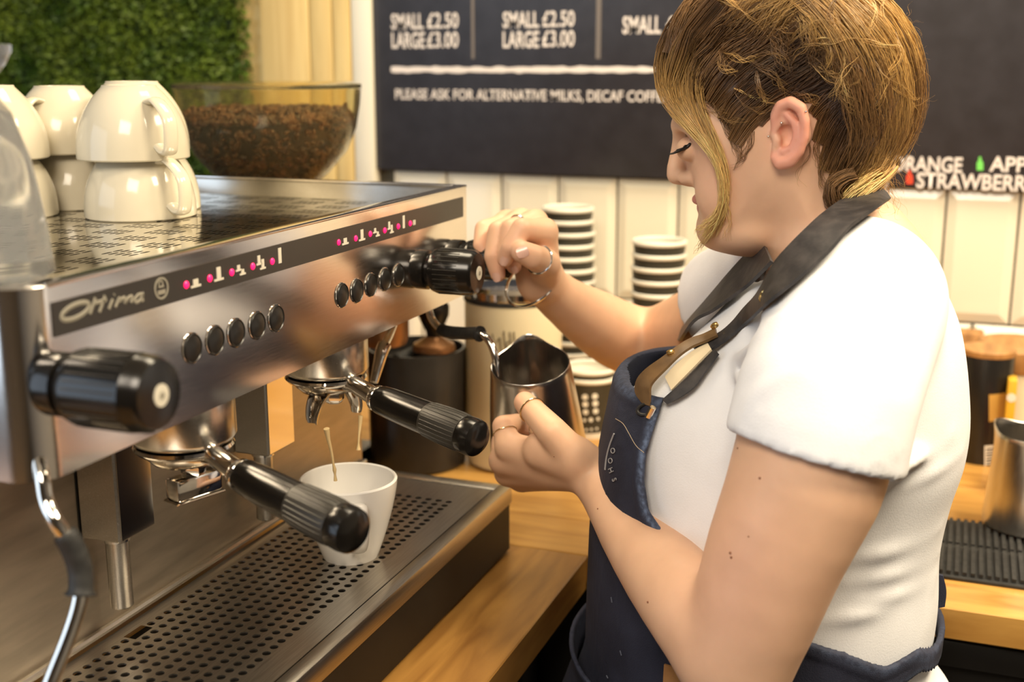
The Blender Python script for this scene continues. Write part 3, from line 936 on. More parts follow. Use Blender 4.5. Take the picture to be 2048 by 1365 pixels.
# bean body and loose beans on its skin
bodyp = [(0.0, zr - 0.026), (0.106, zr - 0.030), (0.1115, zr - 0.040), (0.0945, zr - 0.082), (0.070, zr - 0.107), (0.045, zr - 0.13), (0, zr - 0.13)]
bn = thing('coffee_beans', 'dark roasted coffee beans filling the clear hopper', 'coffee beans', (*GXY, zr - 0.13))
M['bean_dark'] = mat('bean_mass', (0.018, 0.007, 0.003), 0.6)
obj('bean_mass', lathe([(r * 0.97, h) for r, h in bodyp], 40, (*GXY, 0)), M['bean_dark'], parent=bn, kind='stuff')
V, F = [], []
ic = bmesh.new()
bmesh.ops.create_icosphere(ic, subdivisions=1, radius=1.0)
icv = np.array([v.co[:] for v in ic.verts])
icf = [tuple(v.index for v in f.verts) for f in ic.faces]
ic.free()
bp = np.array(bodyp)
for k in range(2600):
    t = rng.random()
    if k < 800:
        r, h = 0.102 * math.sqrt(rng.random()), zr - 0.028 + rng.normal(0, 0.002)
    else:
        s = rng.uniform(1.0, 4.9)
        i = int(s)
        r, h = bp[i] * (1 - (s - i)) + bp[i + 1] * (s - i)
        r -= 0.0025
    a = rng.uniform(0, 2 * PI)
    c = np.array([GXY[0] + r * math.cos(a), GXY[1] + r * math.sin(a), h])
    q, _ = np.linalg.qr(rng.normal(size=(3, 3)))
    b = len(V)
    V.extend((icv * np.array([0.0056, 0.0042, 0.0030])) @ q.T + c)
    F.extend([tuple(x + b for x in f) for f in icf])
obj('beans', (V, F), M['bean'], parent=bn, kind='stuff', sharp=None, fix=False)
G_('collar', lathe([(0.044, zr - 0.150), (0.052, zr - 0.152), (0.055, zr - 0.165), (0.055, zr - 0.185)], 36, (*GXY, 0)), M['black'])
G_('body', box(GXY[0] - 0.075, GXY[0] + 0.075, GXY[1] - 0.085, GXY[1] + 0.10, ZC + 0.02, zr - 0.185, 0.025, 4), M['bronze'])
G_('base', box(GXY[0] - 0.085, GXY[0] + 0.085, GXY[1] - 0.105, GXY[1] + 0.11, ZC, ZC + 0.022, 0.006), M['black'])
# dosing chute towards the barista
ch = at_x(800, 640, 1.36)
G_('chute', lathe([(0.034, CZ - 0.235), (0.034, CZ - 0.34), (0.030, CZ - 0.352), (0.0, CZ - 0.352)], 32, (ch[0], ch[1] + 0.025, 0)), M['bronze'])
G_('chute_bracket', box(ch[0] - 0.02, ch[0] + 0.02, ch[1] + 0.03, GXY[1] - 0.08, CZ - 0.31, CZ - 0.25, 0.005), M['bronze'])
# knock-out drum
M['drum'] = noise_mat('black_enamel', (0.020, 0.018, 0.016), (0.034, 0.030, 0.026), 14, rough=0.28)
dp = at_z(815, 938, ZC)
DX, DY = dp[0] + 0.035, dp[1] + 0.0
zd = CZ - 0.375
kb = thing('knock_box', 'round black knock box standing between the machine and the white canister', 'knock box', (DX, DY, ZC))
obj('drum', lathe([(0.0, ZC), (0.062, ZC), (0.066, ZC + 0.004), (0.068, zd - 0.004), (0.067, zd), (0.064, zd), (0.063, zd - 0.02), (0, zd - 0.02)], 48, (DX, DY, 0)), M['drum'], parent=kb)
obj('knock_bar', tube([(DX - 0.063, DY, zd - 0.006), (DX + 0.063, DY, zd - 0.006)], 0.008, 16), M['rubber'], parent=kb)
# tamper resting on the bar
tp = at_x(868, 706, DX - 0.02)
tz = zd + 0.0005
tm_ = thing('tamper', 'bronze coffee tamper with a black knob handle on the knock box', 'tamper', (tp[0], tp[1], tz))
obj('base', lathe([(0, 0.0), (0.029, 0.0), (0.0295, 0.003), (0.027, 0.009), (0.018, 0.014), (0.011, 0.019), (0, 0.019)], 36, (tp[0], tp[1], tz + 0.0018)), M['bronze'], parent=tm_)
obj('handle', lathe([(0.0, 0.018), (0.0095, 0.018), (0.0105, 0.026), (0.016, 0.036), (0.021, 0.048), (0.0215, 0.060), (0.016, 0.070), (0, 0.073)], 32, (tp[0], tp[1], tz + 0.0018)), M['black'], parent=tm_)

# cream canister with a steel lid
M['cream'] = mat('cream_enamel', (0.78, 0.70, 0.48), 0.3)
cp_ = at_z(985, 935, ZC)
CX, CY = 1.50, 0.562
cn = thing('canister', 'cream canister with a shiny steel lid behind the milk jug', 'canister', (CX, CY, ZC))
ztp = at_x(985, 612, CX - 0.06)[2]
obj('body', lathe([(0, ZC), (0.056, ZC), (0.063, ZC + 0.004), (0.066, ZC + 0.014), (0.0665, ztp - 0.002), (0.064, ztp), (0, ztp)], 56, (CX, CY, 0)), M['cream'], parent=cn)
obj('seal', lathe([(0.0655, ztp - 0.001), (0.068, ztp), (0.068, ztp + 0.005), (0.0655, ztp + 0.006), (0, ztp + 0.006)], 48, (CX, CY, 0)), M['rubber'], parent=cn)
obj('lid', lathe([(0.067, ztp + 0.005), (0.0685, ztp + 0.007), (0.0685, ztp + 0.016), (0.064, ztp + 0.022), (0.035, ztp + 0.027), (0, ztp + 0.028)], 56, (CX, CY, 0)), M['chrome'], parent=cn)
def on_can(px, py):
    d = ray(px, py)
    c = np.array([CX, CY])
    a = d[0] ** 2 + d[1] ** 2
    b = -2 * (d[0] * c[0] + d[1] * c[1])
    cc_ = c @ c - 0.0672 ** 2
    t = (-b - math.sqrt(max(b * b - 4 * a * cc_, 0))) / (2 * a)
    return CAMP + d * t
M['ink'] = mat('grey_ink', (0.20, 0.17, 0.11), 0.6)
for pts in [[(985, 668), (990, 690), (994, 706)], [(994, 684), (1000, 676), (1002, 690), (1004, 704)], [(1008, 662), (1010, 684), (1013, 702)], [(1020, 664), (1022, 690), (1016, 700), (1014, 686), (1022, 682)], [(1028, 664), (1030, 684), (1034, 700)]]:
    obj('script_mark', tube(smooth_path([on_can(a, b) for a, b in pts], 4), 0.0009, 5), M['ink'], parent=cn)

# ------------------------------------------------------------------ paper cups
M['paper_dark'] = noise_mat('dark_printed_paper', (0.030, 0.030, 0.022), (0.040, 0.038, 0.028), 40, rough=0.5)
M['paper_white'] = mat('white_paper', (0.82, 0.79, 0.68), 0.55)
def paper_cup(loc, R=0.040, H=0.092, rb=0.028):
    t = thing('paper_cup', 'proto', 'paper cup', loc)
    f = lambda z: rb + (R - rb) * z / H
    b = obj('wall', lathe([(f(0.009), 0.009), (f(H - 0.006), H - 0.006), (f(H - 0.006) - 0.0006, H - 0.006), (f(0.010) - 0.0006, 0.010)], 40), M['paper_dark'], loc=(0, 0, 0))
    w_ = obj('base_band', lathe([(0, 0.006), (rb - 0.002, 0.006), (rb - 0.001, 0.0), (rb, 0.0), (f(0.009) + 0.0001, 0.009), (f(0.009) - .001, 0.0095)], 40), M['paper_white'], loc=(0, 0, 0))
    l_ = obj('lining', lathe([(0, 0.0085), (rb - 0.0015, 0.0085), (f(H - 0.005) - 0.0011, H - 0.005), (f(H - 0.005) - 0.0008, H - 0.005), (rb - 0.001, 0.0078), (0, 0.0078)], 40), M['paper_white'], loc=(0, 0, 0))
    r_ = obj('rolled_rim', lathe([(R - 0.0013 + 0.0026 * math.cos(a), H - 0.0030 + 0.0036 * math.sin(a)) for a in np.linspace(0, 2 * PI, 10)], 40), M['paper_white'], loc=(0, 0, 0))
    for x in (b, w_, l_, r_):
        x.parent = t
    return t
pc0 = paper_cup((0, 0, 0))
ords = ['topmost', 'second', 'third', 'fourth', 'fifth', 'sixth', 'seventh', 'eighth', 'ninth', 'tenth', 'eleventh', 'twelfth', 'thirteenth', 'fourteenth', 'fifteenth', 'sixteenth', 'seventeenth']
def stack(px, py, X, step, tag_, group, scale=1.0, lean=(0, 0)):
    top = at_x(px, py, X)
    n = max(1, int(round((top[2] - ZC - 0.092 * scale) / step)) + 1)
    st_ = (top[2] - ZC - 0.092 * scale) / max(n - 1, 1)
    for k in range(n):
        t = copy_tree(pc0)
        z = ZC + st_ * (n - 1 - k)
        t.location = (top[0] + random.uniform(-.001, .001) + lean[0] * (n - 1 - k), top[1] + random.uniform(-.001, .001) + lean[1] * (n - 1 - k), z)
        t.scale = (scale,) * 3
        t.rotation_euler = (0, 0, random.uniform(0, 6))
        t['label'] = '%s dark paper cup from the top of the %s' % (ords[k], tag_) if k else 'topmost dark paper cup of the %s' % tag_
        t['group'] = group
stack(1146, 414, 1.80, 0.0185, 'tall stack beside the raised hand', 'tall stack of paper cups', lean=(0, 0.0006))
stack(1319, 480, 1.74, 0.0185, 'shorter stack nearest the face', 'shorter stack of paper cups')
lp = at_z(1180, 877, ZC)
for k in range(2):
    t = copy_tree(pc0)
    t.location = (1.655, at_x(1178, 800, 1.655)[1], ZC + 0.0135 * k)
    t['label'] = ['lower dark paper cup with a white flower print behind the milk jug', 'upper of two dark paper cups nested behind the milk jug'][k]
    t['group'] = 'paper cups behind the milk jug'
    if k == 0:
        cxy = t.location.copy()
        marks = []
        for (a, b, r) in [(-9, -6, 7), (9, -6, 7), (-9, 9, 7), (9, 9, 7), (-9, 25, 6.5), (9, 25, 6.5), (0, 42, 5), (-12, 42, 4), (12, 42, 4), (0, 62, 3), (-9, 62, 3), (9, 62, 3)]:
            p = at_x(1180 + a, 800 + b, 1.655 - 0.0345)
            fz = 0.028 + 0.012 * (p[2] - ZC) / 0.092
            dy = p[1] - cxy.y
            p[0] = cxy.x - math.sqrt(max(fz ** 2 - dy ** 2, 1e-6)) - 0.0003
            nrm = (p[0] - cxy.x, dy, 0)
            marks.append(lathe([(r * 0.0007 * 0.9, 0), (r * 0.0007 * 0.9, 0.0004), (0, 0.0004)], 10, p, nrm))
        mk = obj('flower_print', join(*marks), M['paper_white'], parent=t)
for chd in list(pc0.children):
    bpy.data.objects.remove(chd)
bpy.data.objects.remove(pc0)

# ------------------------------------------------------------------ things on the back counter, right of the barista
mt_ = thing('bar_mat', 'black ribbed rubber bar mat on the back counter', 'mat', (1.38, -0.15, ZC))
obj('base', box(1.288, 1.466, -0.45, 0.05, ZC, ZC + 0.004, 0.001), M['rubber'], parent=mt_)
for i in range(60):
    y = -0.445 + i * 0.0082
    for (xa, xb) in ((1.294, 1.374), (1.380, 1.460)):
        obj('rib', box(xa, xb, y, y + 0.0042, ZC + 0.004, ZC + 0.0085), M['rubber'], parent=mt_)
# spare milk jug standing on the mat
def jug(name, label, H=0.118, Rb=0.047, Rt=0.040):
    t = thing(name, label, 'jug', (0, 0, 0))
    V, F = [], []
    n, rows = 56, 22
    def rad(u):
        return Rb + (Rt - Rb) * u ** 1.1 + 0.0006 * math.sin(u * 3)
    def ring(u, inset, up=0.0):
        out = []
        for k in range(n):
            a = 2 * PI * k / n
            r = rad(u) - inset
            sp = max(0.0, math.cos(a)) ** 14
            pull = max(0.0, (u - 0.55) / 0.45) ** 1.6
            r2 = r + 0.011 * sp * pull
            narrow = 1 - 0.10 * pull * max(0.0, math.cos(a) ** 2) ** 1 * (abs(math.sin(a)) > 0.25)
            z = u * H + up + (0.005 * sp * pull + 0.001 * math.cos(a)) * (u > 0.9)
            out.append((r2 * math.cos(a), r2 * math.sin(a), z))
        return out
    prof = [(0.0, 0.0, 0)]
    rings = []
    rings.append([(0.92 * x, 0.92 * y, 0.0) for x, y, z in ring(0, 0)])
    for i in range(rows + 1):
        u = i / rows
        rings.append([(x, y, max(z, 0.002)) for x, y, z in ring(u, 0)])
    rings.append(ring(1.0, 0.0006, 0.0006))
    for i in range(rows, 0, -1):
        u = i / rows
        rings.append([(x, y, max(z, 0.003)) for x, y, z in ring(u, 0.0012)])
    for rg in rings:
        V += rg
    for i in range(len(rings) - 1):
        for k in range(n):
            l = (k + 1) % n
            F.append((i * n + k, i * n + l, (i + 1) * n + l, (i + 1) * n + k))
    F.append(tuple(range(n - 1, -1, -1)))
    F.append(tuple(range((len(rings) - 1) * n, len(rings) * n)))
    o = obj('body', (V, F), M['jug_steel'], loc=(0, 0, 0), sharp=45)
    o.parent = t
    # flat strap handle opposite the spout
    r0 = rad(0.82)
    hp_ = smooth_path([(-r0 + 0.001, 0, 0.82 * H), (-r0 - 0.016, 0, 0.86 * H), (-r0 - 0.034, 0, 0.80 * H), (-r0 - 0.038, 0, 0.62 * H), (-r0 - 0.034, 0, 0.42 * H), (-r0 - 0.024, 0, 0.26 * H), (-r0 - 0.020, 0, 0.22 * H)], 6)
    h_ = obj('handle', tube(hp_, 0.0052, 14, flat=(1.35, 0.5), hint=(0, 1, 0)), M['steel'], loc=(0, 0, 0))
    h_.parent = t
    return t
jr = jug('milk_jug', 'steel milk jug with a black sleeved handle on the rubber mat', 0.112, 0.052, 0.043)
jp = at_z(2058, 1068, ZC + 0.0085)
jr.location = (jp[0] + 0.03, jp[1], ZC + 0.0086)
jr.rotation_euler = (0, 0, math.radians(55))
hnd = [c for c in jr.children if c.name.startswith('handle')][0]
hnd.data.materials[0] = M['rubber']

# tin canister, wooden lidded jar, block, packet, sack, red tin
M['tin'] = mat('black_tin', (0.012, 0.011, 0.010), 0.3)
M['label_gold'] = mat('gold_label', (0.55, 0.32, 0.07), 0.45)
M['wood_lid'] = wood_mat('lid_wood', (0.30, 0.14, 0.04), (0.50, 0.26, 0.085), 8, (2, 9, 2), 0.5)
TX = 1.74
tl, tr_ = at_x(1912, 800, TX), at_x(2023, 800, TX)
tR = (tl[1] - tr_[1]) / 2
TYc = (tl[1] + tr_[1]) / 2
tzt = at_x(1970, 700, TX)[2]
tn = thing('black_tin', 'tall black tin with a gold label and wooden lid on the back counter', 'tin', (TX, TYc, ZC))
obj('body', lathe([(0, ZC), (tR * 0.98, ZC), (tR, ZC + 0.002), (tR, tzt - 0.006), (tR * 0.98, tzt - 0.004), (0, tzt - 0.004)], 48, (TX, TYc, 0)), M['tin'], parent=tn)
obj('lid', lathe([(tR * 1.01, tzt - 0.005), (tR * 1.02, tzt - 0.003), (tR * 1.02, tzt + 0.002), (tR * 0.95, tzt + 0.004), (0, tzt + 0.004)], 48, (TX, TYc, 0)), M['wood_lid'], parent=tn)
def wrap(px0, py0, px1, py1, m, name, r=1.006):
    V, F = [], []
    n = 8
    for i in range(n + 1):
        for py in (py0, py1):
            p = at_x(px0 + (px1 - px0) * i / n, py, TX - tR * 0.7)
            dy = np.clip(p[1] - TYc, -tR * 0.995, tR * 0.995)
            V.append((TX - math.sqrt((tR * r) ** 2 - dy * dy), TYc + dy, p[2]))
        if i:
            F.append((2 * i - 2, 2 * i - 1, 2 * i + 1, 2 * i))
    obj(name, (V, F), m, parent=tn)
wrap(1978, 786, 2012, 840, M['label_gold'], 'gold_label')
wrap(1969, 888, 1989, 932, M['paper_white'], 'barcode_label')
for i in range(7):
    wrap(1972, 893 + i * 5.4, 1986, 893 + i * 5.4 + (2.2 if i % 2 else 3.0), M['tin'], 'barcode_bar', 1.012)
wp = at_x(2010, 745, 1.83)
wj = thing('wooden_jar', 'round pale jar with a wide wooden lid against the tiles', 'jar', (1.825, wp[1] - 0.012, ZC))
WR = 0.055
zl = at_x(2000, 738, 1.80)[2]
obj('jar', lathe([(0, ZC), (WR * 0.88, ZC), (WR * 0.95, ZC + 0.004), (WR * 0.95, zl), (0, zl)], 48, (1.825, wp[1] - 0.012, 0)), M['cream'], parent=wj)
obj('lid', lathe([(WR, zl), (WR * 1.06, zl + 0.006), (WR * 1.04, zl + 0.030), (WR * 0.9, zl + 0.037), (0, zl + 0.039)], 48, (1.825, wp[1] - 0.012, 0)), M['wood_lid'], parent=wj)
bk = at_x(1940, 690, 1.86)
obj('wooden_block', box(1.845, 1.885, bk[1] - 0.018, bk[1] + 0.022, ZC, at_x(1940, 664, 1.86)[2], 0.003), M['wood_lid'], label='upright wooden block against the tiles behind the black tin', cat='block')
M['packet'] = mat('yellow_packet', (0.72, 0.42, 0.03), 0.4)
pk = at_x(2026, 760, 1.70)
ppk = thing('yellow_packet', 'slim yellow packet with a white spot beside the black tin', 'packet', (1.71, pk[1], ZC))
obj('body', box(1.695, 1.728, pk[1] - 0.006, pk[1] + 0.006, ZC, pk[2], 0.002), M['packet'], parent=ppk)
obj('spot', lathe([(0.006, 0), (0.006, 0.0004), (0, 0.0004)], 20, (1.6949, pk[1], pk[2] - 0.024), (-1, 0, 0)), M['paper_white'], parent=ppk)
M['red'] = mat('red_plastic', (0.62, 0.05, 0.02), 0.35)
rd = at_x(2046, 872, 1.60)
obj('red_tub', lathe([(0, ZC), (0.022, ZC), (0.026, ZC + 0.003), (0.028, rd[2] - 0.004), (0.024, rd[2] + 0.006), (0.012, rd[2] + 0.011), (0, rd[2] + 0.012)], 32, (1.60, rd[1] - 0.006, 0)), M['red'], label='red tub with a domed lid behind the steel jug', cat='tub')

# ------------------------------------------------------------------ milk jug held under the steam wand
hj_ = jug('milk_jug', 'steel milk jug held under the steam wand', 0.118, 0.052, 0.0405)
jc = at_x(1066, 735, 1.105)
hj_.location = tuple(jc - np.array([0, 0, 0.118]))
hj_.rotation_euler = (0, 0, math.radians(25))
# ------------------------------------------------------------------ the barista: smooth solid modelling by distance fields
def depth_of(p):
    return float((np.asarray(p) - CAMP) @ FW)
class Leaf:
    def prune(self, c, R):
        return self.pr(c, R)[1]
    def pr(self, c, R):
        return self.d(c[None])[0], self
class Cone(Leaf):
    """tapered capsules along a polyline (all given in world space)"""
    def __init__(s, pts, rad, flat=None):
        s.P = [np.asarray(p, float) for p in pts]
        s.r = list(rad)
        s.flat = flat            # (unit axis, factor): squeeze along axis
    def d(s, P):
        best = None
        for i in range(len(s.P) - 1):
            a, b = s.P[i], s.P[i + 1]
            ab = b - a
            t = np.clip(((P - a) @ ab) / (ab @ ab), 0, 1)
            q = P - a - t[:, None] * ab
            if s.flat is not None:
                ax, k = s.flat
                h = q @ ax
                q = q + (h * (k - 1))[:, None] * ax
            v = np.sqrt(np.einsum('ij,ij->i', q, q)) - (s.r[i] + (s.r[i + 1] - s.r[i]) * t)
            best = v if best is None else np.minimum(best, v)
        return best
class Ell(Leaf):
    def __init__(s, c, r, M3=None):
        s.c = np.asarray(c, float)
        s.r = np.asarray(r, float)
        s.M = np.eye(3) if M3 is None else np.asarray(M3, float)   # rows = axes
    def d(s, P):
        q = (P - s.c) @ s.M.T
        q = q / s.r
        k0 = np.sqrt(np.einsum('ij,ij->i', q, q))
        q = q / s.r
        k1 = np.sqrt(np.einsum('ij,ij->i', q, q)) + 1e-9
        return k0 * (k0 - 1) / k1
class Inflate(Leaf):
    """a side-view outline swollen sideways to half width Wm over the depth R"""
    def __init__(s, poly, origin, fwd, lat, R, Wm, per=6, bot=None, step=0.002, pad=0.09):
        s.o = np.asarray(origin, float); s.f = np.asarray(fwd, float); s.l = np.asarray(lat, float)
        s.R = R; s.Wm = Wm; s.bot = bot
        Q = np.array([[(p - s.o) @ s.f, p[2] - s.o[2]] for p in poly])
        Q3 = np.concatenate([Q, np.zeros((len(Q), 1))], 1)
        C = [Q3[-2], Q3[-1]] + list(Q3) + [Q3[0], Q3[1]]
        S = np.array(smooth_path(C, per))[2 * per:-2 * per, :2]
        s.mn = S.min(0) - pad; mx = S.max(0) + pad
        n = np.ceil((mx - s.mn) / step).astype(int) + 1
        s.step = step
        gx, gy = np.meshgrid(s.mn[0] + step * np.arange(n[0]), s.mn[1] + step * np.arange(n[1]), indexing='ij')
        G = np.stack([gx.ravel(), gy.ravel()], 1)
        dd = np.full(len(G), 9.0); ins = np.zeros(len(G), bool)
        for i in range(len(S)):
            a, b = S[i], S[(i + 1) % len(S)]
            ab = b - a
            t = np.clip(((G - a) @ ab) / (ab @ ab + 1e-12), 0, 1)
            q = G - a - t[:, None] * ab
            dd = np.minimum(dd, (q * q).sum(1))
            cr = (a[1] > G[:, 1]) != (b[1] > G[:, 1])
            xi = a[0] + (G[:, 1] - a[1]) * (b[0] - a[0]) / (b[1] - a[1] + 1e-15)
            ins ^= cr & (G[:, 0] < xi)
        s.T = (np.sqrt(dd) * np.where(ins, 1, -1)).reshape(n)
        s.n = n
    def d2(s, P):
        q = P - s.o
        u = np.stack([q @ s.f, q[:, 2]], 1)
        g = (u - s.mn) / s.step
        g = np.clip(g, 0.001, s.n - 1.002)
        i = g.astype(int); t = g - i
        T = s.T
        v = (T[i[:, 0], i[:, 1]] * (1 - t[:, 0]) * (1 - t[:, 1]) + T[i[:, 0] + 1, i[:, 1]] * t[:, 0] * (1 - t[:, 1]) + T[i[:, 0], i[:, 1] + 1] * (1 - t[:, 0]) * t[:, 1] + T[i[:, 0] + 1, i[:, 1] + 1] * t[:, 0] * t[:, 1])
        ext = np.abs((u - s.mn) / s.step - g).max(1) * s.step
        return v - ext
    def d(s, P):
        v = s.d2(P)
        l = (P - s.o) @ s.l
        W = s.Wm
        if s.bot is not None:
            z0, z1, k = s.bot           # narrower below: factor k at z0 rising to 1 at z1
            t = np.clip((P[:, 2] - z0) / (z1 - z0), 0, 1)
            W = W * (k + (1 - k) * t * t * (3 - 2 * t))
        qd = np.maximum(1 - v / s.R, 0)
        return (np.sqrt(qd * qd + (l / W) ** 2) - 1) * min(s.R, s.Wm)
class U(Leaf):
    """smooth union with blend k (k=0: plain)"""
    def __init__(s, k, *ch):
        s.k = k; s.ch = list(ch)
    def d(s, P):
        r = None
        for c in s.ch:
            v = c.d(P)
            if r is None:
                r = v
            elif s.k <= 0:
                r = np.minimum(r, v)
            else:
                h = np.maximum(s.k - np.abs(r - v), 0) / s.k
                r = np.minimum(r, v) - h * h * h * s.k / 6
        return r
    def pr(s, c, R):
        w = [x.pr(c, R) for x in s.ch]
        m = min(v for v, _ in w)
        keep = [x for v, x in w if v < m + 2.3 * R + s.k]
        return m, (keep[0] if len(keep) == 1 else U(s.k, *keep))
class Cut(Leaf):
    """a minus b (smooth k)"""
    def __init__(s, a, b, k=0.0):
        s.a = a; s.b = b; s.k = k
    def d(s, P):
        v, q = s.a.d(P), -s.b.d(P)
        if s.k <= 0:
            return np.maximum(v, q)
        h = np.maximum(s.k - np.abs(v - q), 0) / s.k
        return np.maximum(v, q) + h * h * h * s.k / 6
    def pr(s, c, R):
        va, na = s.a.pr(c, R)
        vb = s.b.d(c[None])[0]
        if vb > 2.3 * R + s.k:
            return va, na
        return max(va, -vb), Cut(na, s.b, s.k)
class Plane(Leaf):
    """half space: negative on the side the normal points away from"""
    def __init__(s, p, n):
        s.p = np.asarray(p, float); s.n = np.asarray(n, float) / np.linalg.norm(n)
    def d(s, P):
        return (P - s.p) @ s.n
class Fn(Leaf):
    def __init__(s, f):
        s.d = f
def nets(f, mn, mx, h, B=8, SB=4):
    """surface nets on the sparse blocks that hold the surface"""
    mn = np.asarray(mn, float); mx = np.asarray(mx, float)
    bs = B * h; ss = bs * SB
    ns = np.ceil((mx - mn) / ss).astype(int)
    idx = np.stack(np.meshgrid(*[np.arange(n) for n in ns], indexing='ij'), -1).reshape(-1, 3)
    cen = mn + (idx + 0.5) * ss
    Rs = ss * 0.867
    v = f.d(cen)
    idx = idx[np.abs(v) < Rs * 1.35 + 0.004]
    keysV, posV, E = [], [], []
    off = np.stack(np.meshgrid(*[np.arange(SB)] * 3, indexing='ij'), -1).reshape(-1, 3)
    g = np.stack(np.meshgrid(*[np.arange(B + 1)] * 3, indexing='ij'), -1).reshape(-1, 3)
    big = ns * SB * B + 4
    def key(I):
        return (I[..., 0].astype(np.int64) * big[1] + I[..., 1]) * big[2] + I[..., 2]
    off2 = np.stack(np.meshgrid(*[np.arange(2)] * 3, indexing='ij'), -1).reshape(-1, 3)
    todo = []
    for s in idx:
        fp = f.prune(mn + (s + 0.5) * ss, Rs)
        b = s * SB + off
        vv = fp.d(mn + (b + 0.5) * bs)
        b = b[np.abs(vv) < bs * 0.867 * 1.4 + 0.002]
        if not len(b):
            continue
        grp = (b // 2)
        for q in np.unique(grp, axis=0):
            todo.append((fp.prune(mn + (q + 0.5) * bs * 2, bs * 2 * 0.867), b[(grp == q).all(1)]))
    for fp, b in todo:
        I = b[:, None, :] * B + g[None]
        P = (mn + I.reshape(-1, 3) * h)
        val = fp.d(P).reshape(len(b), B + 1, B + 1, B + 1)
        sg = val < 0
        # cells
        cs = [val[:, i:B + i, j:B + j, k:B + k] for i in (0, 1) for j in (0, 1) for k in (0, 1)]
        st = np.stack(cs, -1)
        ins = (st < 0).sum(-1)
        act = (ins > 0) & (ins < 8)
        if act.any():
            w = np.argwhere(act)
            q = st[act]
            m = q.mean(1)
            gx = (q[:, 4:].sum(1) - q[:, :4].sum(1)) / 4
            gy = (q[:, [2, 3, 6, 7]].sum(1) - q[:, [0, 1, 4, 5]].sum(1)) / 4
            gz = (q[:, 1::2].sum(1) - q[:, 0::2].sum(1)) / 4
            G = np.stack([gx, gy, gz], 1)
            dl = -G * (m / ((G * G).sum(1) + 1e-12))[:, None]
            dl = np.clip(dl, -0.75, 0.75)
            ci = b[w[:, 0]] * B + w[:, 1:]
            keysV.append(key(ci)); posV.append(mn + (ci + 0.5 + dl) * h)
        for ax in range(3):
            sl0 = [slice(None)] + [slice(0, B)] * 3
            sl1 = list(sl0); sl1[1 + ax] = slice(1, B + 1)
            a, c_ = sg[tuple(sl0)], sg[tuple(sl1)]
            x = a != c_
            if x.any():
                w = np.argwhere(x)
                E.append((ax, b[w[:, 0]] * B + w[:, 1:], a[x]))
    kv = np.concatenate(keysV); pv = np.concatenate(posV)
    kv, u = np.unique(kv, return_index=True)
    pv = pv[u]
    F = []
    for ax, I, inside in E:
        a1, a2 = [(1, 2), (2, 0), (0, 1)][ax]
        e1 = np.zeros(3, int); e1[a1] = 1
        e2 = np.zeros(3, int); e2[a2] = 1
        q = np.stack([key(I), key(I - e1), key(I - e1 - e2), key(I - e2)], 1)
        q[~inside] = q[~inside][:, ::-1]
        j = np.searchsorted(kv, q)
        j = np.clip(j, 0, len(kv) - 1)
        ok = (kv[j] == q).all(1)
        F.append(j[ok])
    F = np.concatenate(F)
    return pv, F
def relax(V, F, it=2, lam=0.5, mask=None):
    n = len(V)
    a = F.ravel(); b = np.roll(F, -1, 1).ravel()
    cnt = np.bincount(a, minlength=n) + np.bincount(b, minlength=n)
    for _ in range(it):
        S = np.zeros_like(V)
        for k in range(3):
            S[:, k] = np.bincount(a, V[b, k], n) + np.bincount(b, V[a, k], n)
        V = V + (lam if mask is None else mask[:, None] * lam) * (S / np.maximum(cnt, 1)[:, None] - V)
    return V
def solid(name, f, mn, mx, h, m, parent, rel=2, col=None, label=None, smooth=None):
    V, F = nets(f, mn, mx, h)
    V = relax(V, F, rel)
    if smooth is not None:
        V = relax(V, F, 22, 0.9, smooth(V))
    off = root_off(parent)
    me = bpy.data.meshes.new(name)
    me.vertices.add(len(V))
    me.vertices.foreach_set('co', (V - off).ravel())
    me.loops.add(F.size)
    me.loops.foreach_set('vertex_index', F.ravel().astype(np.int32))
    me.polygons.add(len(F))
    me.polygons.foreach_set('loop_start', (np.arange(len(F)) * 4).astype(np.int32))
    me.polygons.foreach_set('loop_total', np.full(len(F), 4, np.int32))
    me.update(calc_edges=True)
    me.validate()
    me.polygons.foreach_set('use_smooth', [True] * len(me.polygons))
    if col is not None:
        at = me.color_attributes.new('tone', 'FLOAT_COLOR', 'POINT')
        C = np.ones((len(V), 4)); C[:, :3] = col(V)
        at.data.foreach_set('color', C.ravel())
    me.materials.append(m)
    o = bpy.data.objects.new(name, me)
    COL.objects.link(o)
    o.parent = parent
    if label: o['label'] = label
    return o
def hit(pix, f, d0=0.75, d1=1.5, it=60):
    """points of the surface f seen at picture positions pix"""
    D = np.array([ray(*p[:2]) for p in pix])
    L = np.linalg.norm(D, axis=1)
    t = np.full(len(D), d0)
    act = np.arange(len(D))
    for _ in range(it):
        P = CAMP + D[act] * t[act, None]
        v = f.d(P)
        t[act] = np.minimum(t[act] + v * 0.9 / L[act], d1)
        act = act[(np.abs(v) > 1.5e-4) & (t[act] < d1)]
        if not len(act):
            break
    return CAMP + D * t[:, None]
def grad(f, P, e=0.001):
    G = np.stack([f.d(P + np.eye(3)[k] * e) - f.d(P - np.eye(3)[k] * e) for k in range(3)], 1)
    return G / (np.linalg.norm(G, axis=1, keepdims=True) + 1e-12)
Q = at_x
def chain(*pts):
    """each point (px, py, X, radius in metres)"""
    return Cone([Q(p[0], p[1], p[2]) for p in pts], [p[3] for p in pts])

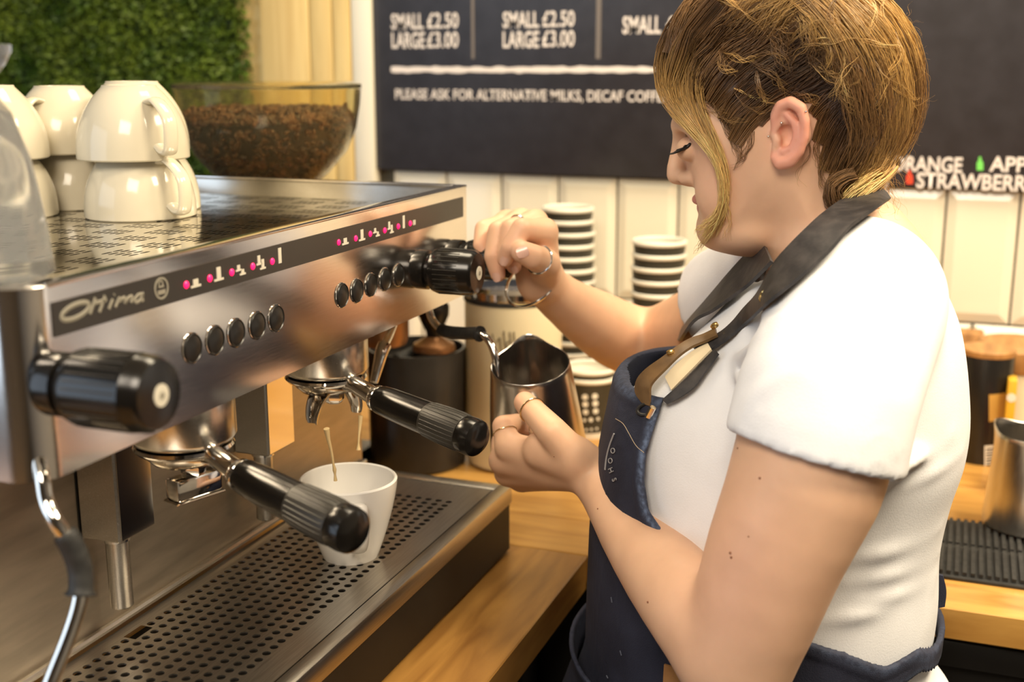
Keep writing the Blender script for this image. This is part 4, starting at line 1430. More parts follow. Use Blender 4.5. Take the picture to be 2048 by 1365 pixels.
# ---- arms
XM = 1.07
def limb(*pts, per=2):
    S = smooth_path([np.array([*Q(p[0], p[1], p[2]), p[3]]) for p in pts], per)
    return U(0.0, *[Cone([a[:3], b[:3]], [a[3], b[3]]) for a, b in zip(S[:-1], S[1:])])
UPPER_L = [(1680, 690, 0.930, .040), (1648, 800, 0.885, .0535), (1620, 930, 0.868, .0572), (1595, 1000, 0.861, .0550), (1552, 1100, 0.854, .0515), (1505, 1230, 0.850, .0475), (1470, 1310, 0.850, .0455)]
arm_l = U(0.010, limb(*UPPER_L), limb((1468, 1312, 0.850, .0445), (1400, 1232, 0.872, .0405), (1330, 1150, 0.915, .0360), (1262, 1062, 0.962, .0295), (1208, 985, 1.000, .0225), (1172, 940, 1.018, .0205)))
arm_r = U(0.008, limb((1540, 600, 1.19, .050), (1450, 640, 1.25, .050), (1370, 672, 1.31, .047), (1305, 694, 1.355, .043)),
          limb((1297, 694, 1.352, .0425), (1240, 672, 1.315, .0405), (1185, 640, 1.265, .0350), (1125, 600, 1.215, .0265), (1082, 562, 1.180, .0225)))
# ---- left hand round the jug handle
def hand(wr, mcps, fingers, thumb, kw=0.013, mr=0.0125, extra=()):
    palm = U(kw, *[Cone([Q(*wr[:3]), Q(*m[:3])], [wr[3], m[3]]) for m in mcps], *extra)
    fg = U(0.0012, *[chain(*f) for f in fingers])
    return U(0.007, U(0.008, palm, fg), chain(*thumb))
WL = (1168, 938, 1.016, .0185)
left_f = [[(1018, 893, 1.030, .0122), (1006, 853, 1.040, .0108), (1036, 846, 1.075, .0092), (1060, 856, 1.083, .0080)],
          [(1006, 922, 1.040, .0122), (1003, 884, 1.078, .0105), (1040, 884, 1.102, .0090), (1066, 893, 1.098, .0080)],
          [(1016, 946, 1.054, .0115), (1012, 914, 1.096, .0100), (1050, 913, 1.116, .0088), (1074, 922, 1.108, .0078)],
          [(1044, 958, 1.066, .0105), (1036, 938, 1.102, .0090), (1064, 936, 1.118, .0078), (1084, 940, 1.110, .0070)]]
left_thumb = [(1140, 905, 1.000, .0165), (1104, 864, 0.995, .0145), (1072, 829, 1.008, .0122), (1050, 806, 1.022, .0108)]
hand_l = hand(WL, [(*f[0][:3], 0.0135) for f in left_f], left_f, left_thumb, extra=(Cone([Q(1150, 918, 1.005), Q(1085, 900, 1.012)], [.021, .0185]),))
WR_ = (1082, 560, 1.178, .0205)
right_f = [[(1088, 464, 1.152, .0132), (1044, 458, 1.118, .0112), (1020, 496, 1.108, .0094), (1010, 519, 1.110, .0080)],
           [(1070, 446, 1.170, .0125), (1022, 458, 1.140, .0108), (1012, 505, 1.130, .0092), (1028, 533, 1.134, .0080)],
           [(1042, 443, 1.182, .0120), (996, 462, 1.142, .0106), (986, 514, 1.130, .0092), (996, 549, 1.130, .0080)],
           [(1014, 446, 1.192, .0108), (967, 458, 1.160, .0094), (961, 492, 1.146, .0080), (969, 511, 1.144, .0070)]]
right_thumb = [(1090, 545, 1.160, .0165), (1093, 527, 1.134, .0145), (1066, 514, 1.108, .0128), (1044, 504, 1.100, .0112)]
hand_r = hand(WR_, [(*f[0][:3], 0.0140) for f in right_f], right_f, right_thumb, extra=(Cone([Q(1078, 560, 1.172), Q(1060, 500, 1.168)], [.0200, .0180]),))

# ---- head
HO = Q(1560, 290, 1.085)
rh = math.atan2(ray(1560, 290)[1], ray(1560, 290)[0])
PHI = math.radians(3)
hf = np.array([math.cos(rh + PI / 2 - PHI), math.sin(rh + PI / 2 - PHI), 0.0])      # where the face looks (horizontal part)
hl_ = np.array([-math.sin(rh + PI / 2 - PHI), math.cos(rh + PI / 2 - PHI), 0.0])     # her left, towards the camera
def HP(px, py, lat=0.0):
    """point lat metres left of the head's middle plane seen at (px,py)"""
    d = ray(px, py)
    t = ((HO - CAMP) @ hl_ + lat) / (d @ hl_)
    return CAMP + d * t
skull = [(1352, 236), (1357, 268), (1366, 298), (1376, 330), (1388, 366), (1396, 395), (1408, 425), (1414, 452), (1424, 475), (1446, 489), (1490, 492), (1540, 494), (1562, 540), (1600, 600), (1730, 560), (1735, 470), (1738, 400),
         (1752, 320), (1765, 240), (1755, 160), (1715, 95), (1640, 55), (1550, 45), (1460, 65), (1395, 110), (1362, 170)]
zj0, zj1 = HP(1450, 490)[2], HP(1450, 250)[2]
head0 = Inflate([HP(*p) for p in skull], HO, hf, hl_, 0.070, 0.072, bot=(zj0, zj1, 0.80))
M3 = np.stack([hf, hl_, np.array([0, 0, 1.0])])
def hc(*pts):
    return Cone([HP(p[0], p[1], p[2]) for p in pts], [p[3] for p in pts])
nose = U(0.006, hc((1362, 262, 0, .0062), (1357, 300, 0, .0068), (1353, 334, 0, .0085), (1353, 349, 0, .0082)),
         hc((1353, 350, 0, .0075), (1378, 362, 0, .0055)), hc((1368, 357, .0085, .0058), (1384, 356, .0145, .0058)), hc((1368, 357, -.0085, .0058), (1384, 356, -.0145, .0058)))
lips = U(0.0022, U(0.002, hc((1394, 399, 0, .0046), (1407, 404, .010, .0040), (1422, 409, .020, .0022)), hc((1394, 399, 0, .0046), (1408, 404, -.010, .0034), (1422, 409, -.020, .0018))),
         U(0.002, hc((1405, 416.5, 0, .0052), (1413, 416, .010, .0044), (1424, 412, .019, .0022)), hc((1405, 416.5, 0, .0052), (1414, 415, -.010, .0036), (1424, 411, -.019, .0018))))
mouth = hc((1394, 407.5, 0, .0009), (1408, 409, .010, .0009), (1424, 411, .021, .0005))
mouth2 = hc((1394, 407.5, 0, .0009), (1408, 409, -.010, .0009), (1424, 411, -.021, .0005))
chin = Ell(HP(1430, 464), (.014, .020, .013), M3)
cheek = U(0.01, Ell(HP(1475, 385, .032), (.036, .024, .034), M3), Ell(HP(1475, 385, -.032), (.036, .024, .034), M3))
jaw = Ell(HP(1500, 450, .0), (.046, .050, .028), M3)
brow = U(0.01, hc((1358, 252, .008, .006), (1362, 250, .024, .0065), (1385, 258, .040, .0055)), hc((1358, 252, -.008, .006), (1362, 250, -.024, .0065), (1385, 258, -.040, .0055)))
eye_l = Ell(HP(1379, 298, .030), (.0118, .0140, .0110), M3)
eye_r = Ell(HP(1379, 298, -.030), (.0118, .0140, .0110), M3)
head1 = U(0.016, head0, cheek, jaw, chin, brow)
sock = U(0.0, Ell(HP(1366, 291, .030), (.013, .016, .011), M3), Ell(HP(1366, 291, -.030), (.013, .016, .011), M3))
head2 = U(0.003, Cut(head1, sock, 0.012), eye_l, eye_r)
nostril = U(0.0, Ell(HP(1366, 364, .0075), (.0042, .0028, .0026), M3), Ell(HP(1366, 364, -.0075), (.0042, .0028, .0026), M3))
face = Cut(Cut(U(0.004, U(0.009, head2, nose), lips), U(0, mouth, mouth2), 0.0018), nostril, 0.002)
# ear, laid against the near side of the head
EX = None
ep = hit([(1580, 268)], head1)[0]
elat = float((ep - HO) @ hl_)
def EP(px, py, out):
    return HP(px, py, elat + out)
def ec(*pts):
    return Cone([EP(p[0], p[1], p[2]) for p in pts], [p[3] for p in pts])
helix = ec((1552, 262, .003, .0032), (1552, 235, .006, .0042), (1561, 212, .009, .0048), (1581, 204, .012, .0050), (1602, 216, .015, .0048), (1610, 242, .016, .0042), (1609, 274, .0145, .0040), (1598, 303, .012, .0045), (1580, 322, .009, .0058), (1562, 326, .006, .0060), (1552, 314, .004, .0050))
plate = Cone([EP(1578, 232, .004), EP(1584, 268, .005), EP(1572, 306, .003)], [.0150, .0160, .0115], flat=(hl_, 2.6))
anti = ec((1572, 228, .010, .0028), (1590, 246, .0125, .0034), (1594, 272, .0125, .0034), (1584, 296, .0105, .0034), (1566, 304, .008, .0034))
tragus = ec((1549, 268, .003, .0040), (1555, 281, .006, .0040), (1553, 296, .004, .0042))
concha = Ell(EP(1572, 275, .009), (.0082, .0075, .0105), M3)
ear = U(0.0022, Cut(U(0.004, plate, helix), concha, 0.003), anti, tragus)
ear_r = Cone([HP(1560, 230, -elat - .004), HP(1585, 268, -elat - .010), HP(1566, 310, -elat - .004)], [.012, .013, .010], flat=(hl_, 2.0))
neck = U(0.02, chain((1640, 330, 1.085, .048), (1642, 440, 1.080, .0455), (1655, 530, 1.072, .047), (1685, 640, 1.07, .052)))
head = U(0.004, U(0.018, face, neck), ear, ear_r)
shoulders = U(0.03, chain((1685, 600, 1.06, .046), (1675, 660, .95, .040), (1665, 680, .925, .040)), chain((1675, 600, 1.08, .046), (1590, 620, 1.16, .040), (1550, 625, 1.19, .040)),
              chain((1700, 560, 1.07, .065), (1640, 750, 1.07, .09), (1560, 1000, 1.07, .09), (1540, 1260, 1.07, .09)), chain((1735, 470, 1.07, .030), (1770, 540, 1.07, .036)))
body = U(0.02, head, shoulders, U(0.010, arm_l, hand_l), U(0.010, arm_r, hand_r))

# ---- shirt
tpoly = [(1585, 500), (1500, 560), (1420, 640), (1345, 715), (1285, 790), (1252, 870), (1243, 950), (1258, 1040), (1250, 1150), (1238, 1300), (1238, 1450), (1860, 1450), (1862, 1330), (1876, 1220), (1880, 1110), (1902, 1010), (1932, 920), (1941, 820),
         (1922, 660), (1868, 548), (1812, 480), (1740, 448), (1650, 462)]
torso = Inflate([Q(p[0], p[1], XM) for p in tpoly], np.array([XM, 0, 0.0]), np.array([0, 1.0, 0]), np.array([-1.0, 0, 0]), 0.135, 0.150, step=0.003)
bust = U(0.02, Ell(Q(1392, 875, 1.01), (.067, .067, .077)), Ell(Q(1392, 875, 1.13), (.067, .067, .077)))
sl_ax = Q(1520, 1200, 0.853) - Q(1640, 760, 0.890)
sl_ax /= np.linalg.norm(sl_ax)
ha, hb_ = Q(1466, 862, 0.86), Q(1792, 955, 0.875)
hm = (ha + hb_) / 2
hn = np.cross(np.cross(hb_ - ha, sl_ax), hb_ - ha)
hn = hn / np.linalg.norm(hn)
if hn @ sl_ax < 0:
    hn = -hn
sleeve_l = Cut(limb((1725, 605, 0.985, .064), (1690, 700, 0.925, .0655), (1652, 800, 0.884, .0665), (1622, 930, 0.868, .0670), (1595, 1000, .861, .0670), (1560, 1080, 0.855, .0670)), Plane(hm, -hn))
yoke = U(0.03, chain((1705, 560, 1.06, .060), (1700, 615, .965, .064)), chain((1700, 560, 1.07, .058), (1600, 585, 1.16, .054)))
rax = Q(1440, 640, 1.25) - Q(1540, 595, 1.19)
rax /= np.linalg.norm(rax)
sleeve_r = Cut(limb((1570, 560, 1.16, .062), (1500, 585, 1.205, .060), (1430, 620, 1.25, .060), (1400, 640, 1.27, .060)), Plane(Q(1444, 600, 1.235), -rax))
folds = []
def fold(pts, r, sink):
    global _shirt0
    H_ = hit(pts, _shirt0)
    N_ = grad(_shirt0, H_)
    sink = r * 0.72
    S = smooth_path([h - n * sink for h, n in zip(H_, N_)], 5)
    folds.append(Cone(S, [r * (0.55 + 0.45 * math.sin(PI * i / (len(S) - 1))) for i in range(len(S))]))
_shirt0 = U(0.03, U(0.035, torso, bust), yoke, sleeve_l, sleeve_r)
for pts, r, s in [([(1800, 950), (1850, 912), (1905, 868)], .0070, .002), ([(1806, 975), (1870, 945), (1925, 905)], .0060, .002), ([(1700, 1118), (1780, 1105), (1880, 1058)], .0075, .003),
                  ([(1690, 1165), (1790, 1150), (1878, 1105)], .0060, .003), ([(1640, 1245), (1740, 1228), (1868, 1175)], .0070, .003), ([(1720, 1205), (1800, 1190), (1872, 1150)], .0055, .003),
                  ([(1490, 800), (1475, 740), (1500, 690)], .0065, .002), ([(1430, 775), (1470, 720), (1520, 670)], .0060, .002), ([(1600, 650), (1680, 620), (1760, 640)], .0060, .003), ([(1480, 850), (1520, 780), (1600, 740)], .006, .003)]:
    fold(pts, r, s)
scoop = U(0.02, Ell(Q(1720, 402, 1.07), (.062, .068, .040)), Ell(Q(1590, 490, 1.07), (.058, .050, .044)))
inner_arm = limb(*[(*p[:3], p[3] + .0035) for p in UPPER_L])
hollow = Cut(inner_arm, Plane(hm - hn * 0.03, hn))   # keep only the stretch near the hem
class Both(Leaf):
    def __init__(s, a, b): s.a, s.b = a, b
    def d(s, P): return np.maximum(s.a.d(P), s.b.d(P))
hollow = Both(inner_arm, Plane(hm - hn * 0.035, -hn))
shirt_f = Cut(Cut(U(0.008, _shirt0, *folds), scoop, 0.004), hollow, 0.001)

# ---- apron
apoly = [(1420, 640), (1340, 700), (1262, 728), (1238, 800), (1219, 900), (1208, 1000), (1203, 1100), (1198, 1240), (1192, 1450), (1862, 1450), (1864, 1330), (1878, 1220), (1882, 1110), (1904, 1010), (1934, 920), (1943, 820), (1924, 660), (1868, 548), (1740, 460), (1560, 520)]
apr0 = Inflate([Q(p[0], p[1], XM) for p in apoly], np.array([XM, 0, 0.0]), np.array([0, 1.0, 0]), np.array([-1.0, 0, 0]), 0.135, 0.152, step=0.003)
apr1 = U(0.02, apr0, Ell(Q(1392, 875, 1.01), (.071, .070, .080)), Ell(Q(1392, 875, 1.13), (.071, .070, .080)))
edge_px = [(1332, 792), (1312, 850), (1296, 900), (1291, 960), (1300, 1018), (1332, 1064), (1398, 1104)]
EH = hit(edge_px, apr1)
back_px = [(1600, 1272), (1690, 1300), (1772, 1328), (1838, 1288), (1872, 1255)]
BHp = hit(back_px, apr1)
BHp[-1] = Q(*back_px[-1], XM)
low_px = [(1874, 1300), (1840, 1330), (1785, 1372)]
LHp = hit(low_px, apr1)
LHp[0] = Q(*low_px[0], XM)
ztopb = CZ - 0.272
ply = [(EH[0][1] + 0.004, ztopb)] + [(p[1], p[2]) for p in EH] + [(p[1], p[2]) for p in BHp] + [(BHp[-1][1] - 0.05, BHp[-1][2] + 0.01), (LHp[0][1] - 0.05, LHp[0][2])] + [(p[1], p[2]) for p in LHp] + [(LHp[-1][1], 0.6), (0.6, 0.6), (0.6, ztopb)]
ply = np.array(ply)
def in_poly_dist(PY, PZ):
    dd = np.full(len(PY), 9.0); ins = np.zeros(len(PY), bool)
    for i in range(len(ply)):
        a, b = ply[i], ply[(i + 1) % len(ply)]
        ab = b - a
        t = np.clip(((PY - a[0]) * ab[0] + (PZ - a[1]) * ab[1]) / (ab @ ab + 1e-12), 0, 1)
        dd = np.minimum(dd, (PY - a[0] - t * ab[0]) ** 2 + (PZ - a[1] - t * ab[1]) ** 2)
        cr = (a[1] > PZ) != (b[1] > PZ)
        xi = a[0] + (PZ - a[1]) * (b[0] - a[0]) / (b[1] - a[1] + 1e-15)
        ins ^= cr & (PY < xi)
    return np.where(ins, -1, 1) * np.sqrt(dd)
def apron_d(P):
    o = apr1.d(P)
    sh = np.abs(o - 0.004) - 0.0022
    rg = in_poly_dist(P[:, 1], P[:, 2])
    hem = np.abs(o - 0.0045) - 0.0028                     # thicker folded hem
    hem = np.maximum(hem, np.maximum(rg, -(rg + 0.011)))
    return np.minimum(np.maximum(sh, rg), hem)
apron_f = Fn(apron_d)
# ------------------------------------------------------------------ the barista: meshes
pr = thing('person', 'barista in a white t-shirt and dark denim apron steaming milk', 'person', (XM, 0.02, 0.0))
def skin_mat(name):
    m = mat(name, (0.8, 0.55, 0.4), 0.48, spec=0.35)
    N, L, b = nodes(m)
    a = N.new('ShaderNodeAttribute')
    a.attribute_name = 'tone'
    tc = N.new('ShaderNodeTexCoord')
    nz = N.new('ShaderNodeTexNoise')
    nz.inputs['Scale'].default_value = 28
    nz.inputs['Detail'].default_value = 4
    L.new(tc.outputs['Object'], nz.inputs['Vector'])
    mr = ramp(N, [(0.3, (0.93, 0.90, 0.88)), (0.7, (1.05, 1.04, 1.03))])
    L.new(nz.outputs['Fac'], mr.inputs[0])
    mx = N.new('ShaderNodeMix')
    mx.data_type = 'RGBA'
    mx.blend_type = 'MULTIPLY'
    mx.inputs[0].default_value = 1.0
    L.new(a.outputs['Color'], mx.inputs[6])
    L.new(mr.outputs[0], mx.inputs[7])
    L.new(mx.outputs[2], b.inputs['Base Color'])
    b.inputs['Subsurface Weight'].default_value = 0.12
    b.inputs['Subsurface Radius'].default_value = (0.010, 0.004, 0.002)
    b.inputs['Subsurface Scale'].default_value = 0.6
    n2 = N.new('ShaderNodeTexNoise')
    n2.inputs['Scale'].default_value = 900
    L.new(tc.outputs['Object'], n2.inputs['Vector'])
    bp = N.new('ShaderNodeBump')
    bp.inputs['Strength'].default_value = 0.06
    bp.inputs['Distance'].default_value = 0.0004
    L.new(n2.outputs['Fac'], bp.inputs['Height'])
    L.new(bp.outputs[0], b.inputs['Normal'])
    return m
M['skin'] = skin_mat('skin')
SKIN = np.array([0.74, 0.47, 0.31])
def gauss(V, c, r):
    return np.exp(-((V - c) ** 2).sum(1) / (2 * r * r))
def skin_tone(V):
    C = np.tile(SKIN, (len(V), 1))
    def tint(wt, col):
        nonlocal C
        C = C * (1 - wt[:, None]) + wt[:, None] * np.asarray(col)
    lip = np.clip(1 - np.maximum(lips.d(V), 0) / 0.0010, 0, 1) * (gauss(V, HP(1400, 408), .016) > 0.25)
    tint(0.75 * lip, (0.50, 0.16, 0.15))
    rim = np.clip(1 - np.maximum(U(0, helix, anti).d(V), 0) / 0.003, 0, 1)
    tint(0.55 * rim, (0.78, 0.30, 0.22))
    tint(0.35 * gauss(V, EP(1590, 270, .008), .016), (0.75, 0.26, 0.22))
    tint(0.22 * gauss(V, HP(1440, 350, .045), .022), (0.78, 0.38, 0.28))
    for f in right_f + left_f:
        for q in f[1:]:
            tint(0.20 * gauss(V, Q(*q[:3]), .008), (0.76, 0.36, 0.26))
        tint(0.30 * gauss(V, Q(*f[-1][:3]), .008), (0.80, 0.40, 0.30))
    for q in (right_thumb[-1], left_thumb[-1]):
        tint(0.35 * gauss(V, Q(*q[:3]), .012), (0.80, 0.40, 0.28))
    tint(0.28 * gauss(V, hit([(1440, 1200)], body)[0], .040), (0.78, 0.40, 0.29))
    tint(0.16 * gauss(V, hit([(1500, 1080)], body)[0], .035), (0.78, 0.40, 0.29))
    return C
def arm_mask(V):
    dl = np.linalg.norm(V - Q(1060, 900, 1.04), axis=1)
    dr = np.linalg.norm(V - Q(1040, 500, 1.15), axis=1)
    w_ = np.clip((np.minimum(dl, dr) - 0.085) / 0.03, 0, 1)
    low = (V[:, 2] < 1.17) | ((V[:, 0] > 1.17) & (V[:, 2] < 1.26))
    return w_ * low
solid('body', body, (0.78, -0.16, 0.86), (1.44, 0.50, 1.56), 0.0018, M['skin'], pr, 2, skin_tone, smooth=arm_mask)

M['shirt'] = noise_mat('white_cotton', (0.81, 0.82, 0.85), (0.86, 0.87, 0.90), 25, rough=0.85, bump=0.12, bscale=700)
shirt = solid('t_shirt', shirt_f, (0.74, -0.2, 0.80), (1.36, 0.42, 1.36), 0.0037, M['shirt'], pr, 2)
def denim_mat():
    m = noise_mat('dark_denim', (0.010, 0.012, 0.028), (0.022, 0.026, 0.052), 22, rough=0.8, bump=0.25, bscale=900)
    N, L, b = nodes(m)
    a = N.new('ShaderNodeAttribute')
    a.attribute_name = 'tone'
    mx = N.new('ShaderNodeMix')
    mx.data_type = 'RGBA'
    src = b.inputs['Base Color'].links[0].from_socket
    n3 = N.new('ShaderNodeTexNoise')
    n3.inputs['Scale'].default_value = 160
    tc = N.new('ShaderNodeTexCoord')
    L.new(tc.outputs['Object'], n3.inputs['Vector'])
    r3 = ramp(N, [(0.40, (0.25, 0.25, 0.25)), (0.62, (1, 1, 1))])
    L.new(n3.outputs['Fac'], r3.inputs[0])
    mu = N.new('ShaderNodeMath')
    mu.operation = 'MULTIPLY'
    L.new(a.outputs['Fac'], mu.inputs[0])
    L.new(r3.outputs[0], mu.inputs[1])
    L.new(mu.outputs[0], mx.inputs[0])
    L.new(src, mx.inputs[6])
    mx.inputs[7].default_value = (0.17, 0.24, 0.40, 1)
    L.new(mx.outputs[2], b.inputs['Base Color'])
    return m
M['denim'] = denim_mat()
def fade(V):
    rg = in_poly_dist(V[:, 1], V[:, 2])
    wt = np.clip(1 - np.abs(rg + 0.003) / 0.005, 0, 1) * 0.8
    wt = np.where(V[:, 0] > XM, 0.25 * wt, wt) * np.where(V[:, 2] > ztopb - 0.012, 0.35, 1.0)
    wt = wt * np.where(V[:, 2] < 0.99, 0.22, 1.0)
    return np.stack([wt] * 3, 1)
apron = solid('apron', apron_f, (0.84, -0.2, 0.80), (1.32, 0.42, 1.20), 0.0022, M['denim'], pr, 1, fade, label='dark denim bib apron with faded seams')

# apron details: seam stitches, pocket, patch, printed letters
M['thread'] = mat('tan_thread', (0.42, 0.34, 0.24), 0.7)
apr_out = Fn(lambda P: apr1.d(P) - 0.0072)
def on_apron(pts):
    return hit(pts, apr_out)
def stitch(pts, r=0.0003):
    H_ = smooth_path(on_apron(pts), 4)
    obj('stitching', tube(H_, r, 5), M['thread'], parent=apron)
stitch([(1231, 838), (1246, 848), (1258, 868), (1272, 892), (1288, 906)])
# pocket pouch low on the front
PZ = Q(1195, 1226, XM)[2]
def pocket_d(P):
    o = apr1.d(P)
    sag = 0.010 * np.exp(-((P[:, 2] - PZ) / 0.02) ** 2)
    sh = np.abs(o - 0.010 - sag) - 0.0022
    yl = 0.300
    reg = np.maximum(P[:, 2] - (PZ - 0.10 * (0.34 - P[:, 1]).clip(0, 1)), 0.262 - P[:, 1])
    reg = np.maximum(reg, np.abs(P[:, 0] - XM) - 0.125)
    return np.maximum(sh, reg)
solid('pocket', Fn(pocket_d), (0.84, 0.20, 0.80), (1.32, 0.44, 1.06), 0.0024, M['denim'], apron, 1, lambda V: np.stack([np.clip(1 - np.abs(V[:, 2] - PZ + 0.008) / 0.008, 0, 1) * 0.12] * 3, 1))
M['patch'] = noise_mat('tan_leather_patch', (0.36, 0.17, 0.055), (0.44, 0.22, 0.08), 60, rough=0.6)
pp = hit([(1330, 1328), (1405, 1352), (1402, 1420), (1326, 1400)], Fn(lambda P: apr1.d(P) - 0.0135))
nn_ = grad(apr1, pp)
obj('leather_patch', (list(pp) + [p + n * 0.002 for p, n in zip(pp, nn_)], [(0, 1, 2, 3), (4, 5, 6, 7), (0, 1, 5, 4), (1, 2, 6, 5), (2, 3, 7, 6), (3, 0, 4, 7)]), M['patch'], parent=apron)
# black ribbon with letters down the front edge
M['ribbon_print'] = mat('grey_letter_print', (0.40, 0.40, 0.42), 0.7)
def letter(ch, px, py, hpx, rot):
    V, F = text_geo(ch, 1.0, (0, 0, 0), (1, 0, 0), (0, 1, 0), depth=0.02)
    V = np.array(V)
    V[:, 0] -= (V[:, 0].min() + V[:, 0].max()) / 2
    V[:, 1] -= 0.35
    s = hpx / 0.7
    ca, sa = math.cos(rot), math.sin(rot)
    pix = [(px + s * (x * ca - y * sa) * 0.8, py - s * (x * sa + y * ca)) for x, y in V[:, :2]]
    H_ = on_apron(pix)
    N_ = grad(apr1, H_)
    obj('letter', ([h + n * (0.0002 + z * 0.02) for h, n, z in zip(H_, N_, V[:, 2])], F), M['ribbon_print'], parent=apron, sharp=None)
rot = math.radians(-68)
for ch, px, py in [('O', 1226, 902), ('O', 1221, 922), ('H', 1222, 941), ('S', 1229, 960)]:
    letter(ch, px, py, 11, rot)
V_, F_ = [], []
rb = smooth_path(on_apron([(1228, 868), (1219, 892), (1213, 916), (1210, 940)]), 5)
obj('ribbon_edge', tube(rb, 0.0008, 6), M['ribbon_print'], parent=apron)
# faint paint marks
M['paint_mark'] = mat('pale_paint_mark', (0.09, 0.10, 0.14), 0.8)
for pts in [[(1222, 1195), (1224, 1206)], [(1240, 1302), (1243, 1312)], [(1213, 1352), (1216, 1358)]]:
    obj('paint_mark', tube(list(on_apron(pts)), 0.0006, 6), M['paint_mark'], parent=apron)

# ---- straps
M['leather'] = noise_mat('worn_black_leather', (0.020, 0.018, 0.020), (0.060, 0.052, 0.050), 70, rough=0.55, lo=0.42, hi=0.78, bump=0.3)
M['leather_brown'] = noise_mat('brown_leather_edge', (0.085, 0.045, 0.016), (0.16, 0.09, 0.035), 50, rough=0.45)
M['leather_cream'] = mat('raw_leather_lining', (0.72, 0.60, 0.40), 0.8)
M['brass'] = mat('brass', (0.72, 0.50, 0.20), 0.25, 1.0)
M['silver'] = mat('silver', (0.86, 0.84, 0.80), 0.14, 1.0)
wear_all = U(0.01, _shirt0, body)
def ribbon(name, ea, eb, off, th, m, f=None, per=5, Xa=None):
    f = f or wear_all
    if Xa is None:
        A_, B_ = hit(ea, f), hit(eb, f)
        nA, nB = grad(f, A_), grad(f, B_)
        o = np.asarray(off if np.ndim(off) else [off] * len(ea))[:, None]
        A_, B_ = A_ + nA * o, B_ + nB * o
    else:
        A_ = np.array([Q(p[0], p[1], x) for p, x in zip(ea, Xa)]); B_ = np.array([Q(p[0], p[1], x) for p, x in zip(eb, Xa)])
    A_, B_ = np.array(smooth_path(A_, per)), np.array(smooth_path(B_, per))
    n = len(A_)
    T_ = np.gradient((A_ + B_) / 2, axis=0)
    N_ = np.cross(T_, B_ - A_)
    N_ /= np.linalg.norm(N_, axis=1, keepdims=True)
    sgn = np.sign((N_ * (CAMP - A_)).sum(1).mean())
    N_ *= sgn
    Mi = (A_ + B_) / 2 + N_ * th * 0.25
    rows = [A_, A_ + N_ * th, Mi + N_ * th, B_ + N_ * th, B_, Mi - N_ * 0.0]
    V, F = [], []
    k = len(rows)
    for i in range(n):
        V += [r[i] for r in rows]
    for i in range(n - 1):
        for j in range(k):
            l = (j + 1) % k
            F.append((i * k + j, i * k + l, (i + 1) * k + l, (i + 1) * k + j))
    F += [tuple(range(k)), tuple(range((n - 1) * k, n * k))]
    return obj(name, (V, F), m, parent=apron, sharp=50)
ribbon('neck_strap', [(1738, 392), (1716, 402), (1689, 424), (1655, 452), (1620, 482), (1590, 510), (1565, 537), (1535, 587), (1502, 620), (1462, 664), (1425, 692), (1395, 712)],
       [(1766, 425), (1752, 442), (1722, 463), (1700, 479), (1672, 512), (1648, 536), (1601, 577), (1548, 617), (1505, 650), (1470, 680), (1440, 706), (1418, 724)],
       [.012, .011, .010, .009, .008, .007, .006, .005, .004, .004, .006, .008], 0.003, M['leather'])
ribbon('strap_lining', [(1428, 700), (1395, 722), (1360, 748), (1340, 766)], [(1436, 712), (1412, 738), (1378, 768), (1352, 790)], [.008, .010, .010, .008], 0.002, M['leather_cream'])
ribbon('strap_loop', [(1450, 672), (1425, 690), (1395, 708), (1368, 725), (1340, 745), (1316, 762), (1300, 778), (1293, 796), (1300, 812)],
       [(1453, 686), (1430, 702), (1398, 722), (1372, 740), (1346, 764), (1330, 780), (1322, 790), (1318, 800), (1314, 818)], [.010, .012, .015, .016, .016, .016, .015, .012, .009], 0.0025, M['leather_brown'])
ribbon('strap_tail', [(1440, 708), (1412, 738), (1378, 770), (1352, 792), (1334, 806)], [(1448, 716), (1425, 748), (1396, 784), (1362, 806), (1342, 814)], [.006, .007, .008, .008, .007], 0.002, M['leather'])
ribbon('far_strap', [(1536, 490), (1500, 521), (1468, 555), (1436, 590), (1395, 634), (1358, 672)], [(1560, 534), (1512, 579), (1475, 607), (1436, 634), (1402, 658), (1372, 680)], [.006, .006, .006, .006, .008, .010], 0.003, M['leather'], f=_shirt0)
def eyelet(px, py, r, m, off=0.009, tubeR=0.0013, name='eyelet', sq=1.0):
    h = hit([(px, py)], wear_all)[0]
    n = grad(wear_all, h[None])[0]
    v = CAMP - h
    v /= np.linalg.norm(v)
    n = n * 0.5 + v * 0.5
    n /= np.linalg.norm(n)
    c = h + n * off
    fr = frame(c, n)
    P = [np.array(fr @ Vector((r * sq * math.cos(a), r * math.sin(a), 0))) for a in np.linspace(0, 2 * PI, 21)]
    return obj(name, tube(P, tubeR, 8, caps=False), m, parent=apron)
eyelet(1542, 599, 0.0048, M['brass'], 0.0075)
for (px, py) in [(1452, 668), (1358, 736)]:
    h = hit([(px, py)], wear_all)[0]
    n = grad(wear_all, h[None])[0]
    fr = h + n * 0.018
    obj('rivet', lathe([(0.0036, -0.002), (0.0036, 0.0004), (0.0026, 0.0011), (0, 0.0014)], 20, h + n * (0.0195 if px < 1400 else 0.014), n + np.array([0, 0, 0.4])), M['brass'], parent=apron)
eyelet(1302, 822, 0.0085, M['dark'], 0.010, 0.0016, 'hardware_ring', 0.55)
h = hit([(1304, 818)], wear_all)[0]
obj('clasp', tube([Q(1296, 834, h[0] - 0.02), Q(1306, 815, h[0] - 0.022)], 0.0028, 10), M['silver'], parent=apron)
# waist tie at the back and belt end
ribbon('tie_end', [(1874, 1146), (1868, 1180), (1862, 1216)], [(1886, 1150), (1893, 1182), (1890, 1212)], 0, 0.003, M['denim'], Xa=[1.08, 1.08, 1.08])

